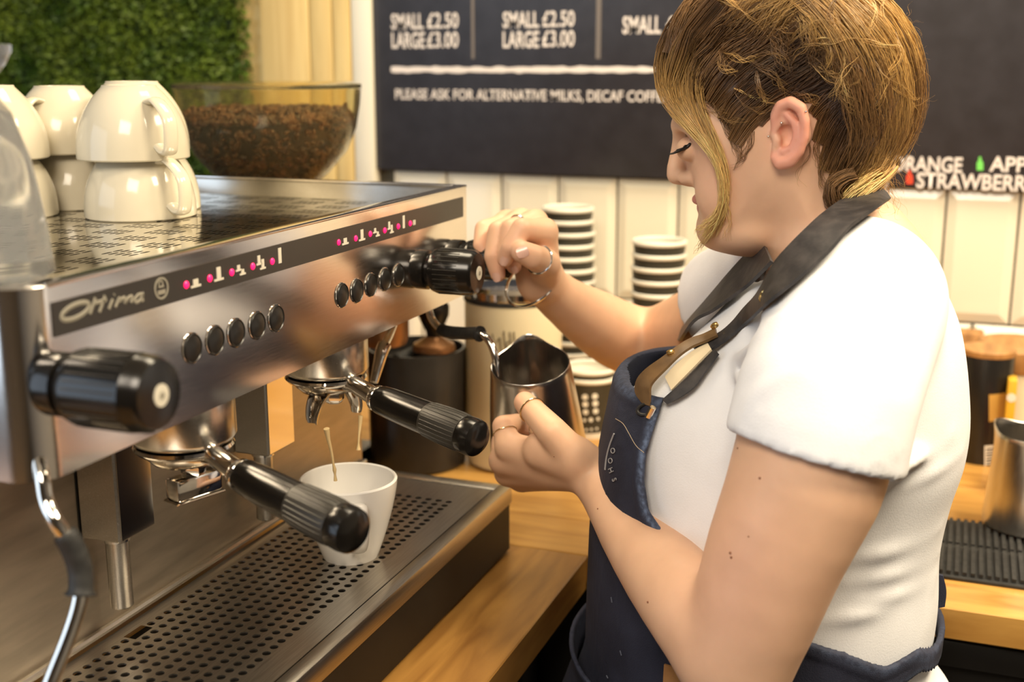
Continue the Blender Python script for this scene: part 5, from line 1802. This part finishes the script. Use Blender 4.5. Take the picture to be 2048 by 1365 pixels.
# ---- jewellery
def ring(center, axis, r, tr, m, name='ring'):
    fr = frame(center, axis)
    P = [np.array(fr @ Vector((r * math.cos(a), r * math.sin(a), 0))) for a in np.linspace(0, 2 * PI, 29)]
    return obj(name, tube(P, tr, 8, caps=False), m, parent=pr)
M['gold'] = mat('pale_gold', (0.80, 0.62, 0.36), 0.18, 1.0)
def between(a, b, t):
    A_, B_ = Q(*a[:3]), Q(*b[:3])
    return A_ + (B_ - A_) * t, (B_ - A_), a[3] + (b[3] - a[3]) * t
c, ax, r = between(left_thumb[2], left_thumb[3], 0.35); ring(c, ax, r + .0006, .0009, M['gold'])
c, ax, r = between(left_f[0][0], left_f[0][1], 0.72); ring(c, ax, r + .0004, .0007, M['gold'])
c, ax, r = between(right_thumb[1], right_thumb[2], 0.55); ring(c, ax, r + .0006, .0012, M['silver'])
c, ax, r = between(right_f[1][0], right_f[1][1], 0.70); ring(c, ax, r + .0006, .0016, M['silver'])
# bangle hanging on the right wrist
bc = Q(1064, 562, 1.178)
fr = frame(bc, Q(1125, 600, 1.215) - Q(1062, 520, 1.17))
Pb = [np.array(fr @ Vector((0.0335 * math.cos(a), 0.0315 * math.sin(a), 0))) for a in np.linspace(0, 2 * PI, 41)]
obj('bangle', tube(Pb, 0.0017, 8, caps=False), M['silver'], parent=pr)
# ---- finger nails
M['nail'] = mat('finger_nail', (0.80, 0.50, 0.40), 0.22, spec=0.6)
def nail(px, py, dirpx, L=0.0052, Wd=0.0042):
    H_ = hit([(px, py), (px + dirpx[0], py + dirpx[1])], body)
    n = grad(body, H_[:1])[0]
    t = H_[1] - H_[0]
    t -= n * (t @ n)
    t /= np.linalg.norm(t)
    b = np.cross(n, t)
    V, F = [], []
    for i in range(7):
        for j in range(7):
            u, v = -1 + 2 * i / 6, -1 + 2 * j / 6
            rr = max(abs(u), abs(v)) / (math.hypot(u, v) + 1e-9) if (u or v) else 1
            uu, vv = u * rr ** 0.6, v * rr ** 0.6
            V.append(H_[0] + t * L * uu + b * Wd * vv + n * (0.0007 - 0.0022 * vv * vv * 0.8))
    for i in range(6):
        for j in range(6):
            F.append((i * 7 + j, i * 7 + j + 1, (i + 1) * 7 + j + 1, (i + 1) * 7 + j))
    obj('finger_nail', (V, F), M['nail'], parent=pr, sharp=None)
nail(1045, 505, (-6, 2), 0.0062, 0.0055)
nail(1008, 523, (-2, 6))
nail(992, 555, (2, 6))
nail(967, 514, (2, 5), 0.0042, 0.0034)
nail(1029, 540, (3, 5), 0.0042, 0.0036)
# moles
M['mole'] = mat('mole', (0.26, 0.10, 0.05), 0.6)
for px, py, r in [(1108, 914, .0006), (1475, 897, .0008), (1519, 957, .0010), (1460, 1107, .0011), (1462, 1116, .0010), (1295, 1205, .0010), (1497, 1074, .0007), (1195, 1018, .0006)]:
    h = hit([(px, py)], body)[0]
    n = grad(body, h[None])[0]
    obj('mole', lathe([(r, -0.0004), (r * 0.8, 0.0003), (0, 0.0004)], 8, h, n), M['mole'], parent=pr)
M['stud'] = M['silver']
for px, py, r in [(1537, 273, .0011), (1563, 246, .0013), (1612, 223, .0010)]:
    h = hit([(px, py)], body)[0]
    obj('ear_stud', lathe([(0, -r), (r, 0), (0, r)], 10, h + hl_ * r * 0.6, hl_), M['stud'], parent=pr, sharp=None)

# ---- jug in her hand
hj_.location = tuple(Q(1063, 728, 1.112))
def place_jug():
    ctr = Q(1061, 737, 1.118)
    tow = np.array([-math.cos(_yaw), -math.sin(_yaw), 0])          # towards the camera
    lft = -RT
    ax = np.array([0, 0, 1.0]) + tow * 0.30 + lft * 0.10
    ax /= np.linalg.norm(ax)
    xh = -tow - ax * (-tow @ ax)
    xh /= np.linalg.norm(xh)
    y = np.cross(ax, xh)
    o = ctr - ax * 0.113
    hj_.matrix_world = Matrix(((xh[0], y[0], ax[0], o[0]), (xh[1], y[1], ax[1], o[1]), (xh[2], y[2], ax[2], o[2]), (0, 0, 0, 1)))
place_jug()

# ---- trousers and shoes, below the picture's edge
M['trouser'] = noise_mat('dark_brown_trousers', (0.030, 0.024, 0.020), (0.045, 0.036, 0.030), 40, rough=0.85)
yh = Q(1550, 1300, XM)[1] - 0.01
legs = U(0.05, Ell((XM, yh, 0.86), (.140, .115, .11)), *[Cone([(XM + s * .075, yh, .84), (XM + s * .085, yh + .01, .48), (XM + s * .09, yh - .02, .10)], [.085, .062, .048]) for s in (-1, 1)])
solid('trousers', legs, (0.86, -0.22, 0.02), (1.30, 0.40, 1.0), 0.007, M['trouser'], pr, 2)
for s in (-1, 1):
    sx = XM + s * .09
    shoe = U(0.03, Ell((sx, yh - .02, .045), (.042, .055, .045)), Ell((sx, yh + .09, .032), (.044, .085, .032)))
    solid('shoe', Both(shoe, Plane((0, 0, 0.002), (0, 0, -1))), (sx - .08, yh - .14, -0.03), (sx + .08, yh + .22, 0.14), 0.005, M['rubber'], pr, 1)
# ------------------------------------------------------------------ hair
def hair_mat(name, rough=0.38):
    m = mat(name, (0.2, 0.1, 0.05), rough, spec=0.5)
    N, L, b = nodes(m)
    a = N.new('ShaderNodeAttribute')
    a.attribute_name = 'tone'
    L.new(a.outputs['Color'], b.inputs['Base Color'])
    return m
M['hair'] = hair_mat('hair_strands')
line_px = [(1335, 212), (1390, 196), (1425, 205), (1448, 240), (1462, 275), (1478, 300), (1492, 280), (1515, 240), (1545, 206), (1575, 192), (1608, 198), (1628, 225), (1642, 275), (1652, 330), (1668, 392), (1705, 408), (1770, 370),
           (1870, 260), (1870, 40), (1720, -120), (1450, -110), (1290, 0), (1285, 160)]
hline = Inflate([HP(p[0], p[1], .055) for p in line_px], HO, hf, hl_, 0.05, 0.2)
vol_px = [(1326, 170), (1318, 130), (1330, 80), (1358, 35), (1400, -5), (1460, -45), (1550, -80), (1660, -75), (1745, -35), (1798, 30), (1822, 110), (1826, 185), (1812, 255), (1780, 310), (1740, 355), (1700, 385), (1660, 330), (1600, 200), (1500, 140), (1400, 150), (1350, 190)]
vol = Inflate([HP(*p) for p in vol_px], HO, hf, hl_, 0.055, 0.080)
def cap_d(P):
    v = hline.d2(P)
    t = np.clip((v - 0.002) / 0.030, -0.4, 1)
    th = np.where(t > 0, 0.013 * t * (2 - t), 0.012 * t) - 0.001
    return head1.d(P) - th
cap = U(0.010, Fn(cap_d), vol)
grain = Fn(lambda P: cap.d(P))
BROWN = np.array([0.075, 0.036, 0.014]); MID = np.array([0.22, 0.115, 0.042]); GOLD = np.array([0.60, 0.36, 0.115]); BLOND = np.array([1.0, 0.64, 0.25])
def cap_tone(V):
    k = 0.5 + 0.5 * np.sin(V[:, 1] * 420 + 5 * np.sin(V[:, 2] * 60) + V[:, 2] * 160)
    return BROWN * 0.8 + (MID * 0.55 - BROWN * 0.5) * (k[:, None] * 0.5)
hair = solid('hair', grain, (0.92, -0.16, 1.20), (1.26, 0.26, 1.62), 0.0026, M['hair'], pr, 2, cap_tone, label='brown hair with blonde ends pinned up')
surf = U(0.004, cap, head1)
HS = {'V': [], 'F': [], 'C': [], 'n': 0}
def miss_fix(pts, H_, f, lat=0.0):
    v = np.abs(f.d(H_))
    out = H_.copy()
    la = np.array([(h - HO) @ hl_ if q <= 0.004 else np.nan for h, q in zip(H_, v)])
    lo = np.where(np.isnan(la), lat, la)
    sm = lo.copy()
    for _ in range(3):
        sm[1:-1] = 0.5 * sm[1:-1] + 0.25 * (sm[:-2] + sm[2:])
        sm = np.maximum(sm, lo)
    return np.array([HP(p[0], p[1], l) for p, l in zip(pts, sm)])
def lock(pts, n, width, lift, cols, wave=0.002, r=0.00032, tip=0.35, taper=1.0, lat=0.01, freq=2.0, jit=0.10, free=False):
    """n strands spread about a guide given in picture points; width/lift in metres (scalars or per-point lists)"""
    G0 = np.array([HP(*p, lat) for p in pts]) if free else miss_fix(pts, hit(pts, surf), surf, lat)
    m = 16
    G = np.array(smooth_path(G0, 6))
    s_ = np.concatenate([[0], np.cumsum(np.linalg.norm(np.diff(G, axis=0), axis=1))])
    tt = np.linspace(0, s_[-1], m)
    G = np.stack([np.interp(tt, s_, G[:, k]) for k in range(3)], 1)
    for _ in range(2):
        G[1:-1] = 0.5 * G[1:-1] + 0.25 * (G[:-2] + G[2:])
    T = np.gradient(G, axis=0)
    T /= np.linalg.norm(T, axis=1, keepdims=True)
    view = CAMP - G
    view /= np.linalg.norm(view, axis=1, keepdims=True)
    N_ = view if free else grad(surf, G)
    N_ = N_ * 0.6 + view * 0.4
    N_ -= T * (N_ * T).sum(1, keepdims=True)
    N_ /= np.linalg.norm(N_, axis=1, keepdims=True)
    S_ = np.cross(T, N_)
    u = np.linspace(0, 1, m)
    Wd = np.interp(u, np.linspace(0, 1, np.size(width)), np.atleast_1d(width))
    Lf = np.interp(u, np.linspace(0, 1, np.size(lift)), np.atleast_1d(lift))
    cols = np.asarray(cols, float)
    cu = np.linspace(0, 1, len(cols))
    base_c = np.stack([np.interp(u, cu, cols[:, k]) for k in range(3)], 1)
    a = rng.uniform(-1, 1, n); b = rng.uniform(0, 1, n) ** 1.5
    ph = rng.uniform(0, 6.28, n); fr_ = freq * rng.uniform(0.6, 1.5, n)
    sh = rng.normal(0, jit, n)
    end = 1 - rng.random(n) ** 2 * 0.30
    for i in range(n):
        uu = u * end[i]
        g = np.stack([np.interp(uu, u, G[:, k]) for k in range(3)], 1)
        sv = np.stack([np.interp(uu, u, S_[:, k]) for k in range(3)], 1)
        nv = np.stack([np.interp(uu, u, N_[:, k]) for k in range(3)], 1)
        wd = np.interp(uu, u, Wd); lf = np.interp(uu, u, Lf)
        P = g + sv * (wd * (a[i] + sh[i] * u) + wave * np.sin(ph[i] + fr_[i] * 6.28 * u) * u)[:, None] + nv * (lf * (0.25 + 0.75 * b[i] * math.sqrt(max(1 - a[i] ** 2, 0.1))) + 0.5 * wave * np.cos(ph[i] * 2 + fr_[i] * 5 * u) * u)[:, None]
        rad = r * (1 - (1 - tip) * u ** 1.5) * rng.uniform(0.7, 1.2)
        bn = nv
        sd_ = sv
        ring_ = np.stack([P + sd_ * rad[:, None], P - sd_ * 0.5 * rad[:, None] + bn * 0.87 * rad[:, None], P - sd_ * 0.5 * rad[:, None] - bn * 0.87 * rad[:, None]], 1).reshape(-1, 3)
        HS['V'].append(ring_)
        k = HS['n']
        i0 = np.arange(m - 1)[:, None] * 3
        for q in range(3):
            w_ = (q + 1) % 3
            HS['F'].append(np.concatenate([k + i0 + q, k + i0 + w_, k + i0 + 3 + w_, k + i0 + 3 + q], 1))
        sc = rng.uniform(0.55, 1.35)
        HS['C'].append(np.repeat(np.clip(base_c * sc, 0, 0.95), 3, 0))
        HS['n'] += 3 * m
# fringe sweeping over the forehead into one blonde lock that hangs before the cheek
fr_c = [BROWN, MID * 0.8, GOLD, BLOND, BLOND, BLOND]
lock([(1400, 5), (1350, 60), (1324, 120), (1325, 175), (1350, 222), (1395, 264), (1432, 300), (1452, 358), (1447, 425), (1428, 468)], 110, [.010, .010, .008, .006, .0035, .003, .004], [.010, .010, .008, .006, .008, .010, .010], fr_c, lat=.035)
lock([(1440, 10), (1385, 70), (1350, 130), (1350, 185), (1375, 228), (1410, 266), (1440, 310), (1456, 368), (1450, 430), (1420, 470)], 110, [.012, .012, .010, .006, .0035, .003, .004], [.010, .008, .006, .006, .008, .010, .010], fr_c, lat=.035)
lock([(1475, 30), (1420, 90), (1385, 145), (1385, 195), (1402, 232), (1425, 272), (1446, 318), (1457, 376), (1446, 440), (1408, 484)], 80, [.012, .012, .009, .006, .0035, .003, .003], [.008, .008, .006, .006, .008, .010, .010], fr_c, lat=.035)
lock([(1448, 400), (1436, 430), (1420, 448), (1408, 462)], 40, [.003, .005, .004], [.010, .012, .012], [BLOND, BLOND, BLOND])
lock([(1450, 400), (1440, 435), (1425, 470), (1402, 492)], 18, [.002, .003, .003], [.010, .012, .014], [BLOND, BLOND, GOLD], r=.00026)
lock([(1452, 410), (1456, 440), (1448, 476)], 10, [.003, .005], [.008, .008], [BLOND, GOLD], r=.0002)
# temple and side swept back towards the knot
for pts, n, wd, cs in [
    ([(1395, 200), (1420, 150), (1470, 100), (1540, 50), (1610, 0), (1650, -40)], 110, .016, [BROWN, MID, MID, GOLD]),
    ([(1425, 210), (1455, 170), (1505, 125), (1575, 80), (1640, 30), (1680, -20)], 120, .014, [MID, BROWN, MID, MID]),
    ([(1450, 245), (1475, 205), (1520, 165), (1585, 125), (1650, 75), (1700, 10)], 120, .013, [MID, BROWN, BROWN, MID]),
    ([(1470, 285), (1490, 245), (1530, 205), (1590, 168), (1650, 125), (1710, 60)], 110, .011, [MID * .9, MID * .7, BROWN, MID]),
    ([(1512, 245), (1540, 208), (1585, 182), (1640, 160), (1700, 110), (1740, 50)], 100, .010, [MID, BROWN, BROWN, MID]),
    ([(1600, 192), (1630, 180), (1670, 160), (1715, 120), (1745, 60)], 80, .010, [MID * .8, BROWN, MID, MID]),
    ([(1628, 230), (1655, 200), (1690, 170), (1730, 120), (1755, 60)], 90, .011, [MID, BROWN, MID, GOLD]),
    ([(1640, 285), (1662, 240), (1695, 195), (1740, 140), (1765, 80)], 100, .012, [MID * .9, BROWN, BROWN, MID]),
    ([(1652, 340), (1675, 290), (1705, 230), (1745, 170), (1775, 100)], 110, .013, [MID, BROWN, BROWN, MID]),
    ([(1668, 392), (1690, 340), (1715, 280), (1755, 215), (1785, 140)], 110, .013, [MID, MID * .7, BROWN, MID])]:
    lock(pts, n, [wd * 0.6, wd, wd, wd * 1.1], [.003, .006, .008, .010], cs, wave=.002)
# wavy top and crown
for pts, n, wd, cs in [
    ([(1350, 110), (1370, 50), (1420, 0), (1490, -40), (1560, -60)], 110, .016, [BROWN, MID, MID, GOLD]),
    ([(1400, 130), (1440, 70), (1500, 30), (1570, -10), (1640, -50)], 110, .016, [BROWN, MID, GOLD * .8, MID]),
    ([(1450, 130), (1500, 90), (1550, 30), (1600, -10), (1660, -50)], 100, .014, [BROWN, MID, GOLD * .8, GOLD]),
    ([(1520, 30), (1560, 80), (1575, 130), (1600, 150)], 60, .008, [GOLD, MID, MID, BROWN]),
    ([(1580, 0), (1620, 60), (1628, 110), (1650, 150)], 60, .008, [GOLD, GOLD, MID, BROWN]),
    ([(1640, -20), (1665, 40), (1672, 100), (1690, 150)], 60, .009, [GOLD, GOLD, MID, MID])]:
    lock(pts, n, [wd * 0.7, wd, wd], [.001, .010, .014, .012], cs, wave=.004, freq=2.5)
# golden lengths falling from the crown down the back of the head
for pts, n, wd, cs in [
    ([(1560, -50), (1650, -20), (1730, 50), (1775, 130), (1792, 210), (1780, 280), (1745, 340), (1705, 385)], 150, .014, [MID, GOLD, GOLD, GOLD, MID, GOLD]),
    ([(1620, -60), (1710, -20), (1780, 50), (1815, 130), (1822, 210), (1802, 280), (1765, 330), (1735, 365)], 150, .012, [MID, GOLD, GOLD, MID, MID, GOLD]),
    ([(1590, -30), (1660, 20), (1715, 90), (1745, 170), (1755, 245), (1740, 310), (1710, 355)], 120, .012, [MID, GOLD, GOLD * .8, MID, MID, GOLD]),
    ([(1600, 0), (1660, 60), (1700, 140), (1722, 220), (1722, 290), (1700, 345), (1672, 385)], 90, .010, [MID, GOLD, MID, MID, MID, MID])]:
    lock(pts, n, [wd, wd, wd * 1.2, wd, wd * 0.6], [.012, .014, .014, .012, .010], cs, wave=.004, freq=1.6)
lock([(1712, 340), (1685, 350), (1664, 372), (1660, 398), (1682, 412), (1715, 405), (1740, 385)], 110, [.006, .009, .009, .008, .007], [.012, .018, .022, .018], [MID, MID, BROWN, MID, GOLD, BLOND], wave=.003)
lock([(1765, 325), (1742, 348), (1712, 366), (1692, 384), (1690, 400), (1712, 408), (1738, 398)], 110, [.010, .011, .010, .008], [.016, .020, .022, .018], [GOLD, BLOND, BLOND, GOLD], wave=.004)
lock([(1735, 395), (1722, 415), (1708, 438), (1692, 466)], 36, [.004, .006, .003], [.020, .018, .012], [GOLD, BLOND, MID], wave=.002)
lock([(1450, 235), (1462, 265), (1478, 305), (1484, 322)], 24, [.005, .004, .002], [.002, .003, .003], [MID * .8, MID, MID], r=.00025)
lock([(1500, 262), (1498, 290), (1482, 318), (1462, 336)], 14, [.004, .003, .002], [.003, .004, .004], [MID * .8, MID, MID], r=.00022)
lock([(1612, 276), (1621, 296), (1614, 320), (1598, 340), (1594, 358), (1608, 376)], 3, [.0004, .0006], [.004, .006], [MID, MID, GOLD], r=.00028, jit=.02)
lock([(1470, 175), (1500, 190), (1530, 200), (1556, 210)], 4, [.001, .001], [.008, .006], [GOLD, BLOND, BLOND], r=.0003)
for k in range(34):
    x0, y0 = random.uniform(1400, 1780), random.uniform(-10, 200)
    if y0 > 150 and x0 < 1520:
        continue
    an = random.uniform(-0.6, 1.2) + (0.9 if x0 > 1650 else 0.0)
    L0 = random.uniform(50, 120)
    cv = random.uniform(-30, 30)
    pts = [(x0 + math.cos(an) * L0 * t - math.sin(an) * cv * math.sin(t * 3.1), y0 + math.sin(an) * L0 * t + math.cos(an) * cv * math.sin(t * 3.1)) for t in (0, .25, .5, .75, 1)]
    lock(pts, 14, [.001, .003, .003, .001], [.010, .016, .017, .012], random.choice([[MID, GOLD, GOLD], [GOLD, BLOND, GOLD], [BROWN, MID, GOLD], [MID, GOLD, MID]]), wave=.003, freq=1.5, r=.00028)
for pts in [[(1430, 205), (1448, 230), (1470, 240), (1492, 232)], [(1395, 190), (1412, 215), (1440, 228), (1462, 222)], [(1470, 180), (1490, 210), (1520, 222), (1548, 214)], [(1640, 270), (1630, 300), (1640, 330), (1662, 350)], [(1650, 320), (1640, 345), (1648, 372), (1668, 392)]]:
    lock(pts, 12, [.002, .003, .002], [.004, .007, .006], [MID, MID, GOLD], wave=.002, r=.00026)
# fly-away hairs
for k in range(120):
    x0, y0 = random.choice([(1825, 120), (1828, 190), (1815, 260), (1780, 320), (1750, 360), (1810, 60), (1760, 10)])
    x0 += random.uniform(-15, 5); y0 += random.uniform(-30, 30)
    dx, dy = random.uniform(10, 45), random.uniform(-35, 50)
    lock([(x0 - 20, y0 - 15), (x0 + 3, y0), (x0 + dx * 0.6, y0 + dy * 0.4 + random.uniform(-8, 8)), (x0 + dx, y0 + dy)], 1, [.001], [.002], [MID, GOLD, GOLD], r=.00016, lat=random.uniform(-.03, .05), free=True)
for k in range(110):
    x0, y0 = random.uniform(1690, 1795), random.uniform(320, 405)
    lock([(x0 - 15, y0 - 25), (x0, y0), (x0 + random.uniform(-5, 30), y0 + random.uniform(20, 40)), (x0 + random.uniform(-10, 50), y0 + random.uniform(40, 75))], 1, [.001], [.004], [MID, GOLD, GOLD], r=.00016, lat=random.uniform(-.02, .06), free=True)
Vh = np.concatenate(HS['V']); Fh = np.concatenate(HS['F']); Ch = np.concatenate(HS['C'])
me = bpy.data.meshes.new('hair_strands')
me.vertices.add(len(Vh))
me.vertices.foreach_set('co', (Vh - root_off(hair)).ravel())
me.loops.add(Fh.size)
me.loops.foreach_set('vertex_index', Fh.ravel().astype(np.int32))
me.polygons.add(len(Fh))
me.polygons.foreach_set('loop_start', (np.arange(len(Fh)) * 4).astype(np.int32))
me.polygons.foreach_set('loop_total', np.full(len(Fh), 4, np.int32))
me.update(calc_edges=True)
me.polygons.foreach_set('use_smooth', [True] * len(me.polygons))
at_ = me.color_attributes.new('tone', 'FLOAT_COLOR', 'POINT')
at_.data.foreach_set('color', np.concatenate([Ch, np.ones((len(Ch), 1))], 1).ravel())
me.materials.append(M['hair'])
so = bpy.data.objects.new('hair_strands', me)
COL.objects.link(so)
so.parent = hair
so['kind'] = 'stuff'
# ---- lashes and liner of the lowered eye
M['lash'] = mat('black_lash', (0.008, 0.006, 0.006), 0.5)
ll = hit([(1381, 287), (1376, 293), (1369, 297), (1361, 300), (1354, 302)], face)
nl = grad(face, ll)
lash = [tube(smooth_path(list(ll + nl * 0.0004), 4), [0.0008] + [0.0014] * 15 + [0.0009], 6)]
rootp = np.array(smooth_path(list(ll), 6))
for i in range(0, len(rootp), 1):
    p = rootp[i]
    t = i / (len(rootp) - 1)
    n = grad(face, p[None])[0]
    dn = hf * (0.6 + 0.3 * t) + n * 0.6 + np.array([0, 0, -0.55])
    dn /= np.linalg.norm(dn)
    L_ = 0.0105 * (0.7 + 0.5 * math.sin(t * 3.1)) * random.uniform(0.8, 1.1)
    q = [p, p + dn * L_ * 0.5 + np.array([0, 0, -0.0004]), p + dn * L_ + np.array([0, 0, 0.0006])]
    lash.append(tube(smooth_path(q, 3), [0.0008, 0.0008, 0.0007, 0.0006, 0.0005, 0.0003, 0.0001][:7], 4))
obj('eyelashes', join(*lash), M['lash'], parent=pr, sharp=None)
